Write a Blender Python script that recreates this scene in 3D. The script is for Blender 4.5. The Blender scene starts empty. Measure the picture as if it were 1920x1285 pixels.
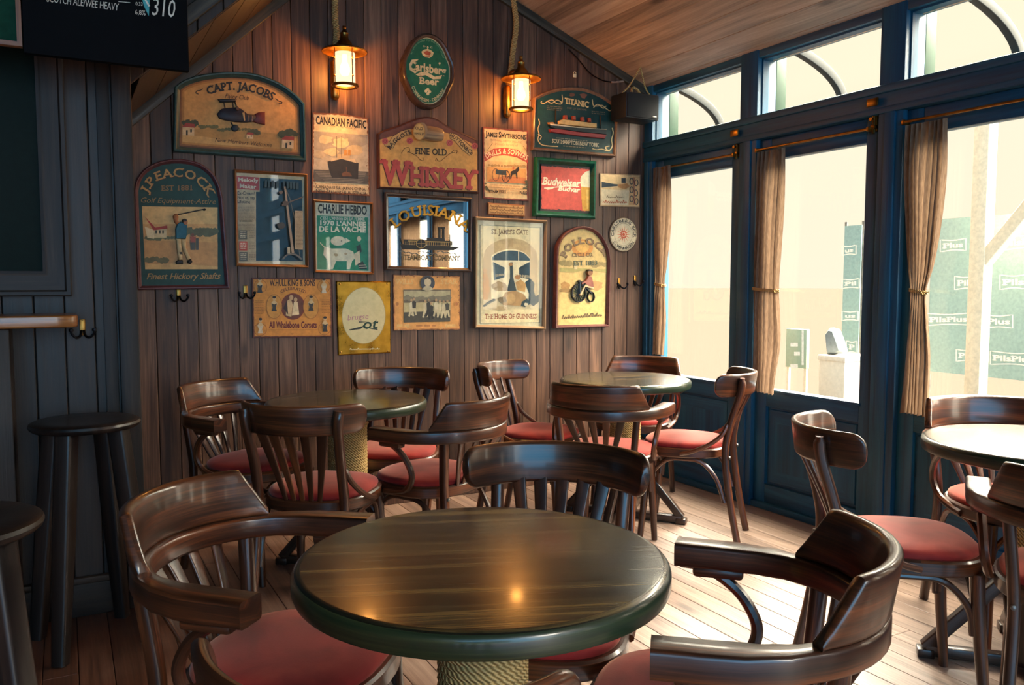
import bpy, bmesh, math, random
from mathutils import Vector, Matrix
random.seed(7)
PI = math.pi
SC = bpy.context.scene
COL = SC.collection

# ------------------------------------------------------------------ camera model (1920 x 1285 frame)
FPX, CAMH = 1545.0, 1.257
YAW, PITCH = math.radians(28.5), math.atan(112.5 / 1545.0)
_fw = Vector((math.sin(YAW) * math.cos(PITCH), math.cos(YAW) * math.cos(PITCH), -math.sin(PITCH)))
_rt = Vector((math.cos(YAW), -math.sin(YAW), 0))
_up = _rt.cross(_fw)
CAM = Vector((0, 0, CAMH))
XW, YB, YP = 3.40, 4.38, 3.45          # window wall, back wall, panelled partition


def ray(px, py):
    return _fw * FPX + _rt * (px - 960) + _up * (642.5 - py)


def on_y(px, py, y):
    d = ray(px, py)
    return CAM + d * (y / d.y)


def on_x(px, py, x):
    d = ray(px, py)
    return CAM + d * (x / d.x)


# ------------------------------------------------------------------ materials
def lin(h):
    h = h.lstrip('#')
    c = [int(h[i:i + 2], 16) / 255 for i in (0, 2, 4)]
    return tuple(((v + .055) / 1.055) ** 2.4 if v > .04045 else v / 12.92 for v in c) + (1,)


class NT:
    def __init__(s, name):
        s.m = bpy.data.materials.new(name)
        s.m.use_nodes = True
        s.t = s.m.node_tree
        s.t.nodes.clear()

    def n(s, typ, ins=None, **kw):
        nd = s.t.nodes.new(typ)
        for k, v in kw.items():
            setattr(nd, k, v)
        for k, v in (ins or {}).items():
            if isinstance(v, bpy.types.NodeSocket):
                s.t.links.new(v, nd.inputs[k])
            else:
                nd.inputs[k].default_value = v
        return nd

    def math(s, op, a, b=0.0):
        return s.n('ShaderNodeMath', {0: a, 1: b}, operation=op).outputs[0]

    def ramp(s, fac, stops, interp='LINEAR'):
        r = s.n('ShaderNodeValToRGB', {'Fac': fac})
        r.color_ramp.interpolation = interp
        el = r.color_ramp.elements
        while len(el) > 1:
            el.remove(el[-1])
        el[0].position, el[0].color = stops[0][0], stops[0][1]
        for p, c in stops[1:]:
            e = el.new(p)
            e.color = c
        return r.outputs['Color']

    def mix(s, fac, a, b, typ='MIX'):
        m = s.n('ShaderNodeMix', data_type='RGBA', blend_type=typ)
        for sock, v in ((m.inputs[0], fac), (m.inputs[6], a), (m.inputs[7], b)):
            if isinstance(v, bpy.types.NodeSocket):
                s.t.links.new(v, sock)
            else:
                sock.default_value = v
        return m.outputs[2]

    def out(s, sh):
        o = s.n('ShaderNodeOutputMaterial', {'Surface': sh})
        return s.m

    def bsdf(s, **kw):
        names = dict(color='Base Color', rough='Roughness', metal='Metallic', coat='Coat Weight', coatr='Coat Roughness',
                     spec='Specular IOR Level', sheen='Sheen Weight', sheenr='Sheen Roughness', normal='Normal',
                     trans='Transmission Weight', ior='IOR', alpha='Alpha', emit='Emission Color', emits='Emission Strength',
                     sheent='Sheen Tint')
        return s.n('ShaderNodeBsdfPrincipled', {names[k]: v for k, v in kw.items()}).outputs[0]


def wood(name, dark, mid, light, rough=.3, coat=.3, su=1.6, sv=26, bump=.08, coatr=.12):
    """lacquered timber; grain follows the UV map (u along the grain, metres)"""
    t = NT(name)
    uv = t.n('ShaderNodeUVMap', uv_map='UVMap').outputs[0]
    rnd = t.n('ShaderNodeObjectInfo').outputs['Random']
    off = t.n('ShaderNodeCombineXYZ', {0: t.math('MULTIPLY', rnd, 37.0), 1: t.math('MULTIPLY', rnd, 91.0), 2: 0.0}).outputs[0]
    v = t.n('ShaderNodeVectorMath', {0: uv, 1: off}, operation='ADD').outputs[0]
    mp = t.n('ShaderNodeMapping', {'Vector': v, 'Scale': (su, sv, 1)}).outputs[0]
    n1 = t.n('ShaderNodeTexNoise', {'Vector': mp, 'Scale': 1.0, 'Detail': 5.0, 'Roughness': .55, 'Distortion': .9}).outputs[0]
    mp2 = t.n('ShaderNodeMapping', {'Vector': v, 'Scale': (su * 3, sv * 9, 1)}).outputs[0]
    n2 = t.n('ShaderNodeTexNoise', {'Vector': mp2, 'Scale': 1.0, 'Detail': 3.0}).outputs[0]
    f = t.math('ADD', t.math('MULTIPLY', n1, .72), t.math('MULTIPLY', n2, .28))
    c = t.ramp(f, [(.36, lin(dark)), (.5, lin(mid)), (.66, lin(light))])
    r = t.math('ADD', t.math('MULTIPLY', n2, .12), rough - .06)
    bp = t.n('ShaderNodeBump', {'Strength': bump, 'Distance': .002, 'Height': n2}).outputs[0]
    return t.out(t.bsdf(color=c, rough=r, coat=coat, coatr=coatr, normal=bp))


def boards(name, cols, across, width, x0=0.0, rough=.55, grain=(26, 1.3), knots=True, spec=.4, slope=None, vary=.5, dim_cols=None):
    """stained boards; every board its own tone, long grain and knots, in world metres"""
    t = NT(name)
    g = t.n('ShaderNodeNewGeometry').outputs['Position']
    s = t.n('ShaderNodeSeparateXYZ', {0: g})
    ac = s.outputs[across]
    al = s.outputs[2 if across == 0 and slope is None else 1]
    if slope:
        ac = t.math('MULTIPLY', ac, slope)
    q = t.math('DIVIDE', t.math('SUBTRACT', ac, x0), width)
    idx = t.math('FLOOR', q)
    wn = t.n('ShaderNodeTexWhiteNoise', {'W': idx}, noise_dimensions='1D').outputs['Value']
    av = t.math('ADD', al, t.math('MULTIPLY', wn, 41.0))
    v = t.n('ShaderNodeCombineXYZ', {0: t.math('MULTIPLY', ac, grain[0]), 1: t.math('MULTIPLY', av, grain[1]), 2: t.math('MULTIPLY', wn, 9.0)}).outputs[0]
    n1 = t.n('ShaderNodeTexNoise', {'Vector': v, 'Scale': 1.0, 'Detail': 5.0, 'Roughness': .6, 'Distortion': 1.1}).outputs[0]
    v2 = t.n('ShaderNodeCombineXYZ', {0: t.math('MULTIPLY', ac, grain[0] * 7), 1: t.math('MULTIPLY', av, grain[1] * 3), 2: wn}).outputs[0]
    n2 = t.n('ShaderNodeTexNoise', {'Vector': v2, 'Scale': 1.0, 'Detail': 2.0}).outputs[0]
    f = t.math('ADD', t.math('MULTIPLY', n1, .6), t.math('ADD', t.math('MULTIPLY', n2, .22), t.math('MULTIPLY', wn, .18 * vary * 2)))
    c = t.ramp(f, [(.3, lin(cols[0])), (.5, lin(cols[1])), (.72, lin(cols[2]))])
    if dim_cols:                                   # darker tones away from the windows paint in the room's light falloff
        c2 = t.ramp(f, [(.3, lin(dim_cols[0])), (.5, lin(dim_cols[1])), (.72, lin(dim_cols[2]))])
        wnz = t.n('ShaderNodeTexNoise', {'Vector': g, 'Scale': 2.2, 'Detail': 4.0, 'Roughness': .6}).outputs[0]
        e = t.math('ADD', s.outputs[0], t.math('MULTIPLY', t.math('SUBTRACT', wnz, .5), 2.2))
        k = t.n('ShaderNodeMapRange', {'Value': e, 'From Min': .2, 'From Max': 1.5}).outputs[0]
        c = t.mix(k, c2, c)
    if knots:
        vk = t.n('ShaderNodeCombineXYZ', {0: t.math('MULTIPLY', ac, 7.0), 1: t.math('MULTIPLY', av, 2.1), 2: 0.0}).outputs[0]
        vo = t.n('ShaderNodeTexVoronoi', {'Vector': vk, 'Scale': 1.0, 'Randomness': 1.0}).outputs['Distance']
        k = t.ramp(vo, [(.06, (1, 1, 1, 1)), (.17, (0, 0, 0, 1))])
        kk = t.math('MULTIPLY', k, .65)
        c = t.mix(kk, c, lin(cols[3]))
    bp = t.n('ShaderNodeBump', {'Strength': .15, 'Distance': .003, 'Height': n2}).outputs[0]
    r = t.math('ADD', t.math('MULTIPLY', n1, .2), rough - .1)
    return t.out(t.bsdf(color=c, rough=r, spec=spec, normal=bp))


_pc = {}


def paint(h, rough=.55, var=.12, metal=0.0, spec=.4):
    """painted / printed colour with slight uneven ageing"""
    k = (h, rough, var, metal)
    if k not in _pc:
        t = NT('paint_' + h.strip('#'))
        g = t.n('ShaderNodeNewGeometry').outputs['Position']
        n = t.n('ShaderNodeTexNoise', {'Vector': g, 'Scale': 34.0, 'Detail': 5.0, 'Roughness': .65}).outputs[0]
        a = lin(h)
        lo = tuple(x * (1 - 2 * var) for x in a[:3]) + (1,)
        hi = tuple(min(1, x * (1 + var)) for x in a[:3]) + (1,)
        c = t.ramp(n, [(.3, lo), (.68, hi)])
        _pc[k] = t.out(t.bsdf(color=c, rough=rough, metal=metal, spec=spec))
    return _pc[k]


def metal(name, h, rough=.3):
    t = NT(name)
    g = t.n('ShaderNodeNewGeometry').outputs['Position']
    n = t.n('ShaderNodeTexNoise', {'Vector': g, 'Scale': 18.0, 'Detail': 4.0}).outputs[0]
    c = t.ramp(n, [(.3, tuple(x * .55 for x in lin(h)[:3]) + (1,)), (.65, lin(h))])
    r = t.math('ADD', t.math('MULTIPLY', n, .25), rough - .1)
    return t.out(t.bsdf(color=c, metal=1.0, rough=r))


M = {}
M['chair'] = wood('chair_wood', '#1c0f09', '#422212', '#783f20', rough=.33, coat=.45)
M['table'] = wood('table_wood', '#11130f', '#24231a', '#6f5a34', rough=.25, coat=.2, su=1.1, sv=26, coatr=.1)
M['tabler'] = wood('table_rim_wood', '#101d17', '#22301f', '#444a2c', rough=.35, coat=.5, su=1.3, sv=30)
M['stool'] = wood('stool_wood', '#0b0908', '#191210', '#2e2019', rough=.42, coat=.12)
M['ledge'] = wood('ledge_wood', '#5f3517', '#8d5423', '#b9793a', rough=.3, coat=.5)
M['darktrim'] = wood('dark_trim_wood', '#120d0b', '#251a14', '#3d2d23', rough=.6, coat=0)
M['trim'] = wood('trim_wood', '#1c1a16', '#353026', '#544b3a', rough=.5, coat=.1)
M['frame_oak'] = wood('oak_frame_wood', '#4a2812', '#7d4a22', '#a96c38', rough=.4, coat=.3)
M['frame_pale'] = wood('pale_frame_wood', '#5e432c', '#8f6d4a', '#b8966b', rough=.4, coat=.3)
M['frame_dark'] = wood('dark_frame_wood', '#1b1411', '#35251d', '#523a2c', rough=.35, coat=.4)
M['joinery'] = wood('glare_tinted_joinery', '#07344c', '#0b4763', '#155a75', rough=.5, coat=0, su=1.2, sv=18)  # blue tint put in for window glare over the dark frames
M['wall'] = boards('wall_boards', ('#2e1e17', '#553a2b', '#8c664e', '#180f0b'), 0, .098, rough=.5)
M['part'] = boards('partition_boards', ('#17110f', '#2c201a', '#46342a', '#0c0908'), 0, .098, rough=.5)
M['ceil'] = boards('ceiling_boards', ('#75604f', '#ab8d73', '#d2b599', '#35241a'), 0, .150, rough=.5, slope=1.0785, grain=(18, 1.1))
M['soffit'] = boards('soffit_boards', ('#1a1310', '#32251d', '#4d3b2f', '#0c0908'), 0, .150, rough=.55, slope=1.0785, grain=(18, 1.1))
M['floor'] = boards('floor_boards', ('#5b483f', '#8c7466', '#b49a8a', '#34261f'), 0, .102, rough=.4, slope=1.0, grain=(22, 1.0), spec=.5, dim_cols=('#3a231a', '#5f3c2d', '#7d5542'))
M['gap'] = paint('#0b0807', .8, .05)


def velvet():
    t = NT('red_velvet')
    g = t.n('ShaderNodeTexCoord').outputs['Object']
    n = t.n('ShaderNodeTexNoise', {'Vector': g, 'Scale': 6.0, 'Detail': 3.0, 'Distortion': .8}).outputs[0]
    n2 = t.n('ShaderNodeTexNoise', {'Vector': g, 'Scale': 320.0, 'Detail': 2.0}).outputs[0]
    c = t.ramp(n, [(.3, lin('#6c171a')), (.55, lin('#962623')), (.75, lin('#ab352b'))])
    bp = t.n('ShaderNodeBump', {'Strength': .08, 'Distance': .002, 'Height': n2}).outputs[0]
    return t.out(t.bsdf(color=c, rough=.75, sheen=.65, sheenr=.4, sheent=(1, .55, .42, 1), normal=bp, spec=.2))


M['velvet'] = velvet()
M['brass'] = metal('aged_brass', '#a87a3c', .32)
M['steel'] = metal('dull_steel', '#8d8a84', .4)
M['iron'] = metal('dark_iron', '#2a2a2e', .45)
M['goldtin'] = metal('gold_tin', '#c08f34', .27)


def rope_mat():
    t = NT('hemp_rope')
    uv = t.n('ShaderNodeUVMap', uv_map='UVMap').outputs[0]
    w = t.n('ShaderNodeTexWave', {'Vector': uv, 'Scale': 55.0, 'Distortion': .5, 'Detail': 1.0}, bands_direction='DIAGONAL').outputs[1]
    c = t.ramp(w, [(.1, lin('#8a6a3c')), (.7, lin('#d2ae72'))])
    bp = t.n('ShaderNodeBump', {'Strength': .7, 'Distance': .004, 'Height': w}).outputs[0]
    return t.out(t.bsdf(color=c, rough=.85, normal=bp, spec=.2))


M['rope'] = rope_mat()


def cloth_mat():
    t = NT('curtain_cloth')
    g = t.n('ShaderNodeNewGeometry').outputs['Position']
    mp = t.n('ShaderNodeMapping', {'Vector': g, 'Scale': (60, 60, 9)}).outputs[0]
    n = t.n('ShaderNodeTexNoise', {'Vector': mp, 'Scale': 3.0, 'Detail': 3.0}).outputs[0]
    c = t.ramp(n, [(.3, lin('#6d5847')), (.7, lin('#8b725c'))])
    d = t.n('ShaderNodeBsdfDiffuse', {'Color': c}).outputs[0]
    tr = t.n('ShaderNodeBsdfTranslucent', {'Color': c}).outputs[0]
    return t.out(t.n('ShaderNodeMixShader', {0: .26, 1: d, 2: tr}).outputs[0])


M['cloth'] = cloth_mat()


def pane_mat(name, tint=(1, 1, 1, 1), refl=1.0):
    t = NT(name)
    fr = t.n('ShaderNodeFresnel', {'IOR': 1.5}).outputs[0]
    bf = t.n('ShaderNodeNewGeometry').outputs['Backfacing']
    f = t.math('MULTIPLY', t.math('MULTIPLY', fr, refl), t.math('SUBTRACT', 1.0, bf))
    a = t.n('ShaderNodeBsdfTransparent', {'Color': tint}).outputs[0]
    b = t.n('ShaderNodeBsdfGlossy', {'Color': (1, 1, 1, 1), 'Roughness': .015}).outputs[0]
    return t.out(t.n('ShaderNodeMixShader', {0: f, 1: a, 2: b}).outputs[0])


M['softglass'] = pane_mat('thin_picture_glass', (.97, .97, .96, 1), .55)
M['pane'] = pane_mat('window_glass', (.97, .98, .97, 1))
M['picglass'] = pane_mat('picture_glass', (.96, .97, .96, 1), 1.15)


def canopy_mat():
    t = NT('polycarbonate')
    a = t.n('ShaderNodeBsdfTransparent', {'Color': (.90, .91, .88, 1)}).outputs[0]
    b = t.n('ShaderNodeBsdfTranslucent', {'Color': (.8, .82, .8, 1)}).outputs[0]
    return t.out(t.n('ShaderNodeMixShader', {0: .004, 1: a, 2: b}).outputs[0])


M['canopy'] = canopy_mat()


def mirror_mat():
    t = NT('silvered_mirror')
    return t.out(t.bsdf(color=(.82, .84, .82, 1), metal=1.0, rough=.02))


M['mirror'] = mirror_mat()


def glow(name, col, strength, f=.6):
    t = NT(name)
    e = t.n('ShaderNodeEmission', {'Color': col, 'Strength': strength}).outputs[0]
    a = t.n('ShaderNodeBsdfTransparent', {'Color': (1, .86, .6, 1)}).outputs[0]
    return t.out(t.n('ShaderNodeMixShader', {0: f, 1: a, 2: e}).outputs[0])


M['lampglass'] = glow('lamp_glass', (1.0, .74, .40, 1), 1.9, .78)
M['bulb'] = glow('lamp_bulb', (1.0, .78, .42, 1), 14.0)


# ------------------------------------------------------------------ mesh builder
def off2d(pts, d):
    """inset of a closed 2-D outline (counter-clockwise) by d"""
    n = len(pts)
    out = []
    for i in range(n):
        a, b, c = Vector(pts[i - 1]), Vector(pts[i]), Vector(pts[(i + 1) % n])
        u, v = (b - a), (c - b)
        if u.length < 1e-9 or v.length < 1e-9:
            out.append(tuple(b)); continue
        u.normalize(); v.normalize()
        nu, nv = Vector((-u.y, u.x)), Vector((-v.y, v.x))
        m = nu + nv
        k = max(.35, m.dot(nu))
        out.append(tuple(b + m * (d / k)))
    return out


def ccw(p):
    a = sum(p[i - 1][0] * p[i][1] - p[i][0] * p[i - 1][1] for i in range(len(p)))
    return list(p) if a > 0 else list(reversed(p))


class MB:
    def __init__(s):
        s.v, s.f, s.uv, s.mi = [], [], [], []

    def face(s, idx, uv, m=0):
        s.f.append(tuple(idx)); s.uv.append(list(uv)); s.mi.append(m)

    def grid(s, rows, uvs, closed=False, cap0=False, cap1=False, m=0):
        """rows: list of rings of points"""
        base = len(s.v)
        k = len(rows[0])
        for r in rows:
            s.v.extend([tuple(p) for p in r])
        for i in range(len(rows) - 1):
            for j in range(k if closed else k - 1):
                j2 = (j + 1) % k
                a, b, c, d = base + i * k + j, base + i * k + j2, base + (i + 1) * k + j2, base + (i + 1) * k + j
                ua, ub = uvs[i][j], uvs[i][j + 1 if closed else j2]
                uc, ud = uvs[i + 1][j + 1 if closed else j2], uvs[i + 1][j]
                s.face((a, b, c, d), (ua, ub, uc, ud), m)
        if cap0:
            s.face([base + j for j in range(k)][::-1], [uvs[0][j] for j in range(k)][::-1], m)
        if cap1:
            o = base + (len(rows) - 1) * k
            s.face([o + j for j in range(k)], [uvs[-1][j] for j in range(k)], m)

    def sweep(s, path, sec, up=(0, 0, 1), m=0, cap=True, u0=0.0):
        """sec: list of 2-D points (side, up) or fn(i, n) -> list; frame from fixed up vector or list of ups"""
        P = [Vector(p) for p in path]
        n = len(P)
        rows, uvs = [], []
        L = u0
        for i in range(n):
            t = (P[min(i + 1, n - 1)] - P[max(i - 1, 0)]).normalized()
            U = Vector(up[i] if isinstance(up, list) else up)
            sd = t.cross(U)
            if sd.length < 1e-6:
                sd = t.cross(Vector((0, 1, .01)))
            sd.normalize()
            uu = sd.cross(t).normalized()
            q = sec(i, n) if callable(sec) else sec
            if i == 0:
                q0 = q
            if i:
                L += (P[i] - P[i - 1]).length
            rows.append([P[i] + sd * a + uu * b for a, b in q])
            g = 0.0
            row = []
            for j in range(len(q) + 1):
                if j:
                    a, b = q[j % len(q)], q[j - 1]
                    a, b = (q0[j % len(q)], q0[j - 1])
                    g += math.hypot(a[0] - b[0], a[1] - b[1])
                row.append((L, g))
            uvs.append(row)
        s.grid(rows, uvs, closed=True, cap0=cap, cap1=cap, m=m)

    def tube(s, path, r, n=8, m=0, cap=True, up=None, flat=1.0):
        rr = r if isinstance(r, (list, tuple)) else None
        P = [Vector(p) for p in path]
        k = len(P)
        if up is None:                       # parallel transport
            ups = []
            t0 = (P[1] - P[0]).normalized()
            u = t0.orthogonal().normalized()
            for i in range(k):
                t = (P[min(i + 1, k - 1)] - P[max(i - 1, 0)]).normalized()
                u = (u - t * u.dot(t))
                u = u.normalized() if u.length > 1e-6 else t.orthogonal().normalized()
                ups.append(u.copy())
            up = ups

        def sec(i, nn):
            q = rr[min(i, len(rr) - 1)] if rr else r
            return [(q * math.cos(2 * PI * j / n), q * flat * math.sin(2 * PI * j / n)) for j in range(n)]
        s.sweep(path, sec, up=up, m=m, cap=cap)

    def box(s, lo, hi, bev=0.0, m=0, mat=None):
        x0, y0, z0 = [min(a, b) for a, b in zip(lo, hi)]
        x1, y1, z1 = [max(a, b) for a, b in zip(lo, hi)]
        bm = bmesh.new()
        bmesh.ops.create_cube(bm, size=1.0)
        for v in bm.verts:
            v.co = Vector(((x0 + x1) / 2 + v.co.x * (x1 - x0), (y0 + y1) / 2 + v.co.y * (y1 - y0), (z0 + z1) / 2 + v.co.z * (z1 - z0)))
        if bev > 0:
            bev = min(bev, .45 * min(x1 - x0, y1 - y0, z1 - z0))
            bmesh.ops.bevel(bm, geom=list(bm.edges), offset=bev, segments=2, affect='EDGES', profile=.5)
        dims = [x1 - x0, y1 - y0, z1 - z0]
        ax = dims.index(max(dims))
        b = len(s.v)
        bm.verts.index_update()
        for v in bm.verts:
            s.v.append(tuple(mat @ v.co) if mat else tuple(v.co))
        for f in bm.faces:
            uv = []
            for v in f.verts:
                c = v.co
                o = [c[i] for i in range(3) if i != ax]
                uv.append((c[ax], o[0] + o[1]))
            s.face([b + v.index for v in f.verts], uv, m)
        bm.free()

    def rings(s, out2d, prof, fn, m=0, cap0=False, cap1=False):
        """profile [(inset, height)] around a closed outline; fn(x, y, h) -> 3-D"""
        o = ccw(out2d)
        rows, uvs = [], []
        acc = [0.0]
        for i in range(len(o)):
            a, b = o[i], o[(i + 1) % len(o)]
            acc.append(acc[-1] + math.hypot(a[0] - b[0], a[1] - b[1]))
        g = 0.0
        for i, (d, h) in enumerate(prof):
            q = off2d(o, d) if abs(d) > 1e-9 else o
            if i:
                g += math.hypot(d - prof[i - 1][0], h - prof[i - 1][1])
            rows.append([fn(x, y, h) for x, y in q])
            uvs.append([(a, g) for a in acc])
        nb = len(s.f)
        s.grid(rows, uvs, closed=True, cap0=cap0, cap1=cap1, m=m)
        # planar UVs for the caps
        for k in range(nb, len(s.f)):
            if len(s.f[k]) == len(o) and len(o) != 4 or (k >= len(s.f) - (int(cap0) + int(cap1))):
                s.uv[k] = [(s.v[i][0] + .31 * s.v[i][2], s.v[i][1]) for i in s.f[k]]

    def prism(s, out2d, z0, z1, r=0.0, m=0, seg=3):
        pr = []
        if r > 0:
            for i in range(seg + 1):
                a = PI / 2 * i / seg
                pr.append((r * (1 - math.sin(a)), z0 + r * (1 - math.cos(a))))
            for i in range(seg + 1):
                a = PI / 2 * i / seg
                pr.append((r * (1 - math.cos(a)), z1 - r * (1 - math.sin(a))))
        else:
            pr = [(0, z0), (0, z1)]
        s.rings(out2d, pr, lambda x, y, h: (x, y, h), m=m, cap0=True, cap1=True)

    def lathe(s, prof, n=24, c=(0, 0, 0), m=0, cap0=True, cap1=True):
        rows, uvs = [], []
        L = 0.0
        for i, (r, z) in enumerate(prof):
            if i:
                L += math.hypot(r - prof[i - 1][0], z - prof[i - 1][1])
            rows.append([(c[0] + r * math.cos(2 * PI * j / n), c[1] + r * math.sin(2 * PI * j / n), c[2] + z) for j in range(n)])
            uvs.append([(L, .2 * 2 * PI * j / n) for j in range(n + 1)])
        s.grid(rows, uvs, closed=True, cap0=cap0 and prof[0][0] > 1e-6, cap1=cap1 and prof[-1][0] > 1e-6, m=m)

    def build(s, name, mats, parent=None, smooth=40, fix=True, origin=None):
        me = bpy.data.meshes.new(name)
        me.from_pydata(s.v, [], s.f)
        uvl = me.uv_layers.new(name='UVMap')
        k = 0
        for fi, f in enumerate(s.f):
            for j in range(len(f)):
                uvl.data[k].uv = s.uv[fi][j]
                k += 1
        for mt in (mats if isinstance(mats, (list, tuple)) else [mats]):
            me.materials.append(mt)
        me.polygons.foreach_set('material_index', s.mi)
        if fix:
            bm = bmesh.new(); bm.from_mesh(me)
            bmesh.ops.recalc_face_normals(bm, faces=bm.faces)
            bm.to_mesh(me); bm.free()
        me.polygons.foreach_set('use_smooth', [smooth > 0] * len(me.polygons))
        if smooth > 0:
            me.set_sharp_from_angle(angle=math.radians(smooth))
        ob = bpy.data.objects.new(name, me)
        COL.objects.link(ob)
        if origin is not None:
            me.transform(Matrix.Translation(-Vector(origin)))
            ob.location = origin
        if parent is not None:
            ob.parent = parent
            if parent.get('_world'):
                me.transform(Matrix.Translation(-Vector(parent['_world'])))
        return ob


def thing(name, label, cat, loc=(0, 0, 0), rz=0.0, group=None, world=False):
    o = bpy.data.objects.new(name, None)
    COL.objects.link(o)
    o.empty_display_size = .1
    o.location = loc
    o.rotation_euler = (0, 0, rz)
    o['label'], o['category'] = label, cat
    if group:
        o['group'] = group
    if world:                                 # children are modelled in room coordinates
        o['_world'] = list(loc)
    return o


def tag(o, label, cat, group=None):
    o['label'], o['category'] = label, cat
    if group:
        o['group'] = group
    return o


def struct(o):
    o['kind'] = 'structure'
    return o


def dup(root, loc, rz, label):
    r = root.copy(); COL.objects.link(r)
    r.location = loc; r.rotation_euler = (0, 0, rz); r['label'] = label
    for ch in list(root.children):
        c = ch.copy(); COL.objects.link(c); c.parent = r
        for g in list(ch.children):
            d = g.copy(); COL.objects.link(d); d.parent = c
    return r


def bez(pts, n=12):
    """Catmull-Rom through the points"""
    P = [Vector(p) for p in pts]
    Q = [P[0] * 2 - P[1]] + P + [P[-1] * 2 - P[-2]]
    out = []
    for i in range(1, len(Q) - 2):
        for k in range(n):
            t = k / n
            a, b, c, d = Q[i - 1], Q[i], Q[i + 1], Q[i + 2]
            out.append(.5 * ((2 * b) + (c - a) * t + (2 * a - 5 * b + 4 * c - d) * t * t + (3 * b - a - 3 * c + d) * t ** 3))
    out.append(P[-1])
    return out


def rrect(w, h, r, k=3):
    """rounded rectangle section centred on 0"""
    r = min(r, w / 2 * .99, h / 2 * .99)
    o = []
    for cx, cy, a0 in ((w / 2 - r, h / 2 - r, 0), (-w / 2 + r, h / 2 - r, PI / 2), (-w / 2 + r, -h / 2 + r, PI), (w / 2 - r, -h / 2 + r, 1.5 * PI)):
        for i in range(k + 1):
            a = a0 + PI / 2 * i / k
            o.append((cx + r * math.cos(a), cy + r * math.sin(a)))
    return o


def superell(a, bf, bb, e, n=40, wf=1.0):
    """seat outline: half width a, front depth bf (+y), rear depth bb, front widened by wf"""
    o = []
    for i in range(n):
        t = 2 * PI * i / n
        c, s_ = math.cos(t), math.sin(t)
        x = a * math.copysign(abs(c) ** (2 / e), c)
        y = (bf if s_ > 0 else bb) * math.copysign(abs(s_) ** (2 / e), s_)
        x *= 1 + (wf - 1) * (y / bf if y > 0 else .9 * y / bb)
        o.append((x, y))
    return o


# ------------------------------------------------------------------ chairs (local: sitter looks along +y)
def arc_board(mb, R, yc, angs, zb, zt, th, lean, k=3):
    """bent board standing on an arc; zb/zt give lower/upper edge at each step"""
    rows, uvs = [], []
    L = 0
    zref = min(zb)
    for i, a in enumerate(angs):
        h = zt[i] - zb[i]
        sec = rrect(th, max(h, .004), min(th * .48, h * .48), k)
        n = Vector((math.sin(a), -math.cos(a), 0))
        if i:
            L += R * abs(angs[i] - angs[i - 1])
        row, uv, g = [], [], 0
        for j, (s_, t_) in enumerate(sec):
            z = (zb[i] + zt[i]) / 2 + t_
            row.append(Vector((0, yc, 0)) + n * (R + s_ + lean * (z - zref)) + Vector((0, 0, z)))
        for j in range(len(sec) + 1):
            if j:
                g += math.hypot(sec[j % len(sec)][0] - sec[j - 1][0], sec[j % len(sec)][1] - sec[j - 1][1])
            uv.append((L, row[j % len(sec)].z + (.05 if sec[j % len(sec)][0] > 0 else 0)))
        rows.append(row); uvs.append(uv)
    mb.grid(rows, uvs, closed=True, cap0=True, cap1=True)


def arc_pt(R, yc, a, z, add=0.0):
    return Vector((R * math.sin(a) + add * math.sin(a), yc - (R + add) * math.cos(a), z))


def chair_base(t, a, bf, bb, e, wf, zt=.47):
    out = superell(a, bf, bb, e, 44, wf)
    mb = MB()
    mb.rings(off2d(ccw(out), 0), [(.05, zt - .045), (.006, zt - .045), (0, zt - .039), (0, zt - .006), (.006, zt), (.05, zt)],
             lambda x, y, h: (x, y, h), cap0=True, cap1=True)
    mb.build('seat_frame', M['chair'], t)
    mb = MB()
    o = ccw(out)
    rows, uvs = [], []
    for d, z in ((.016, -.002), (.012, .008), (.016, .017), (.030, .025), (.062, .032), (.105, .036), (.150, .0385), (.19, .0395)):
        k = 1 - d / a
        rows.append([(x * k, y * k, zt + z) for x, y in o])
        uvs.append([(x, y) for x, y in o + o[:1]])
    mb.grid(rows, uvs, closed=True, cap1=True)
    mb.build('seat', M['velvet'], t, smooth=60)
    for sx in (-1, 1):
        mb = MB()
        mb.tube([(sx * .155 * wf, bf - .055, zt - .04), (sx * .158 * wf, bf - .052, .36), (sx * .164 * wf, bf - .04, .2), (sx * .172 * wf, bf - .022, 0)], [.021, .020, .0175, .0145], 12)
        mb.build('leg', M['chair'], t)
    for sx in (-1, 1):                          # bent hoops under the seat
        mb = MB()
        mb.tube(bez([(sx * .157 * wf, bf - .06, .25), (sx * .165, bf - .075, .33), (sx * .178, .07, .405), (sx * .182, -.02, .418), (sx * .178, -.10, .405), (sx * .168, -bb + .035, .33), (sx * .165, -bb - .005, .22)], 6), .0105, 8)
        mb.build('hoop', M['chair'], t)
    mb = MB()
    y = bf - .055
    mb.tube(bez([(-.15 * wf, y, .26), (-.14 * wf, y, .345), (-.07, y + .004, .41), (0, y + .006, .42), (.07, y + .004, .41), (.14 * wf, y, .345), (.15 * wf, y, .26)], 5), .0105, 8)
    mb.build('hoop', M['chair'], t)


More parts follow.
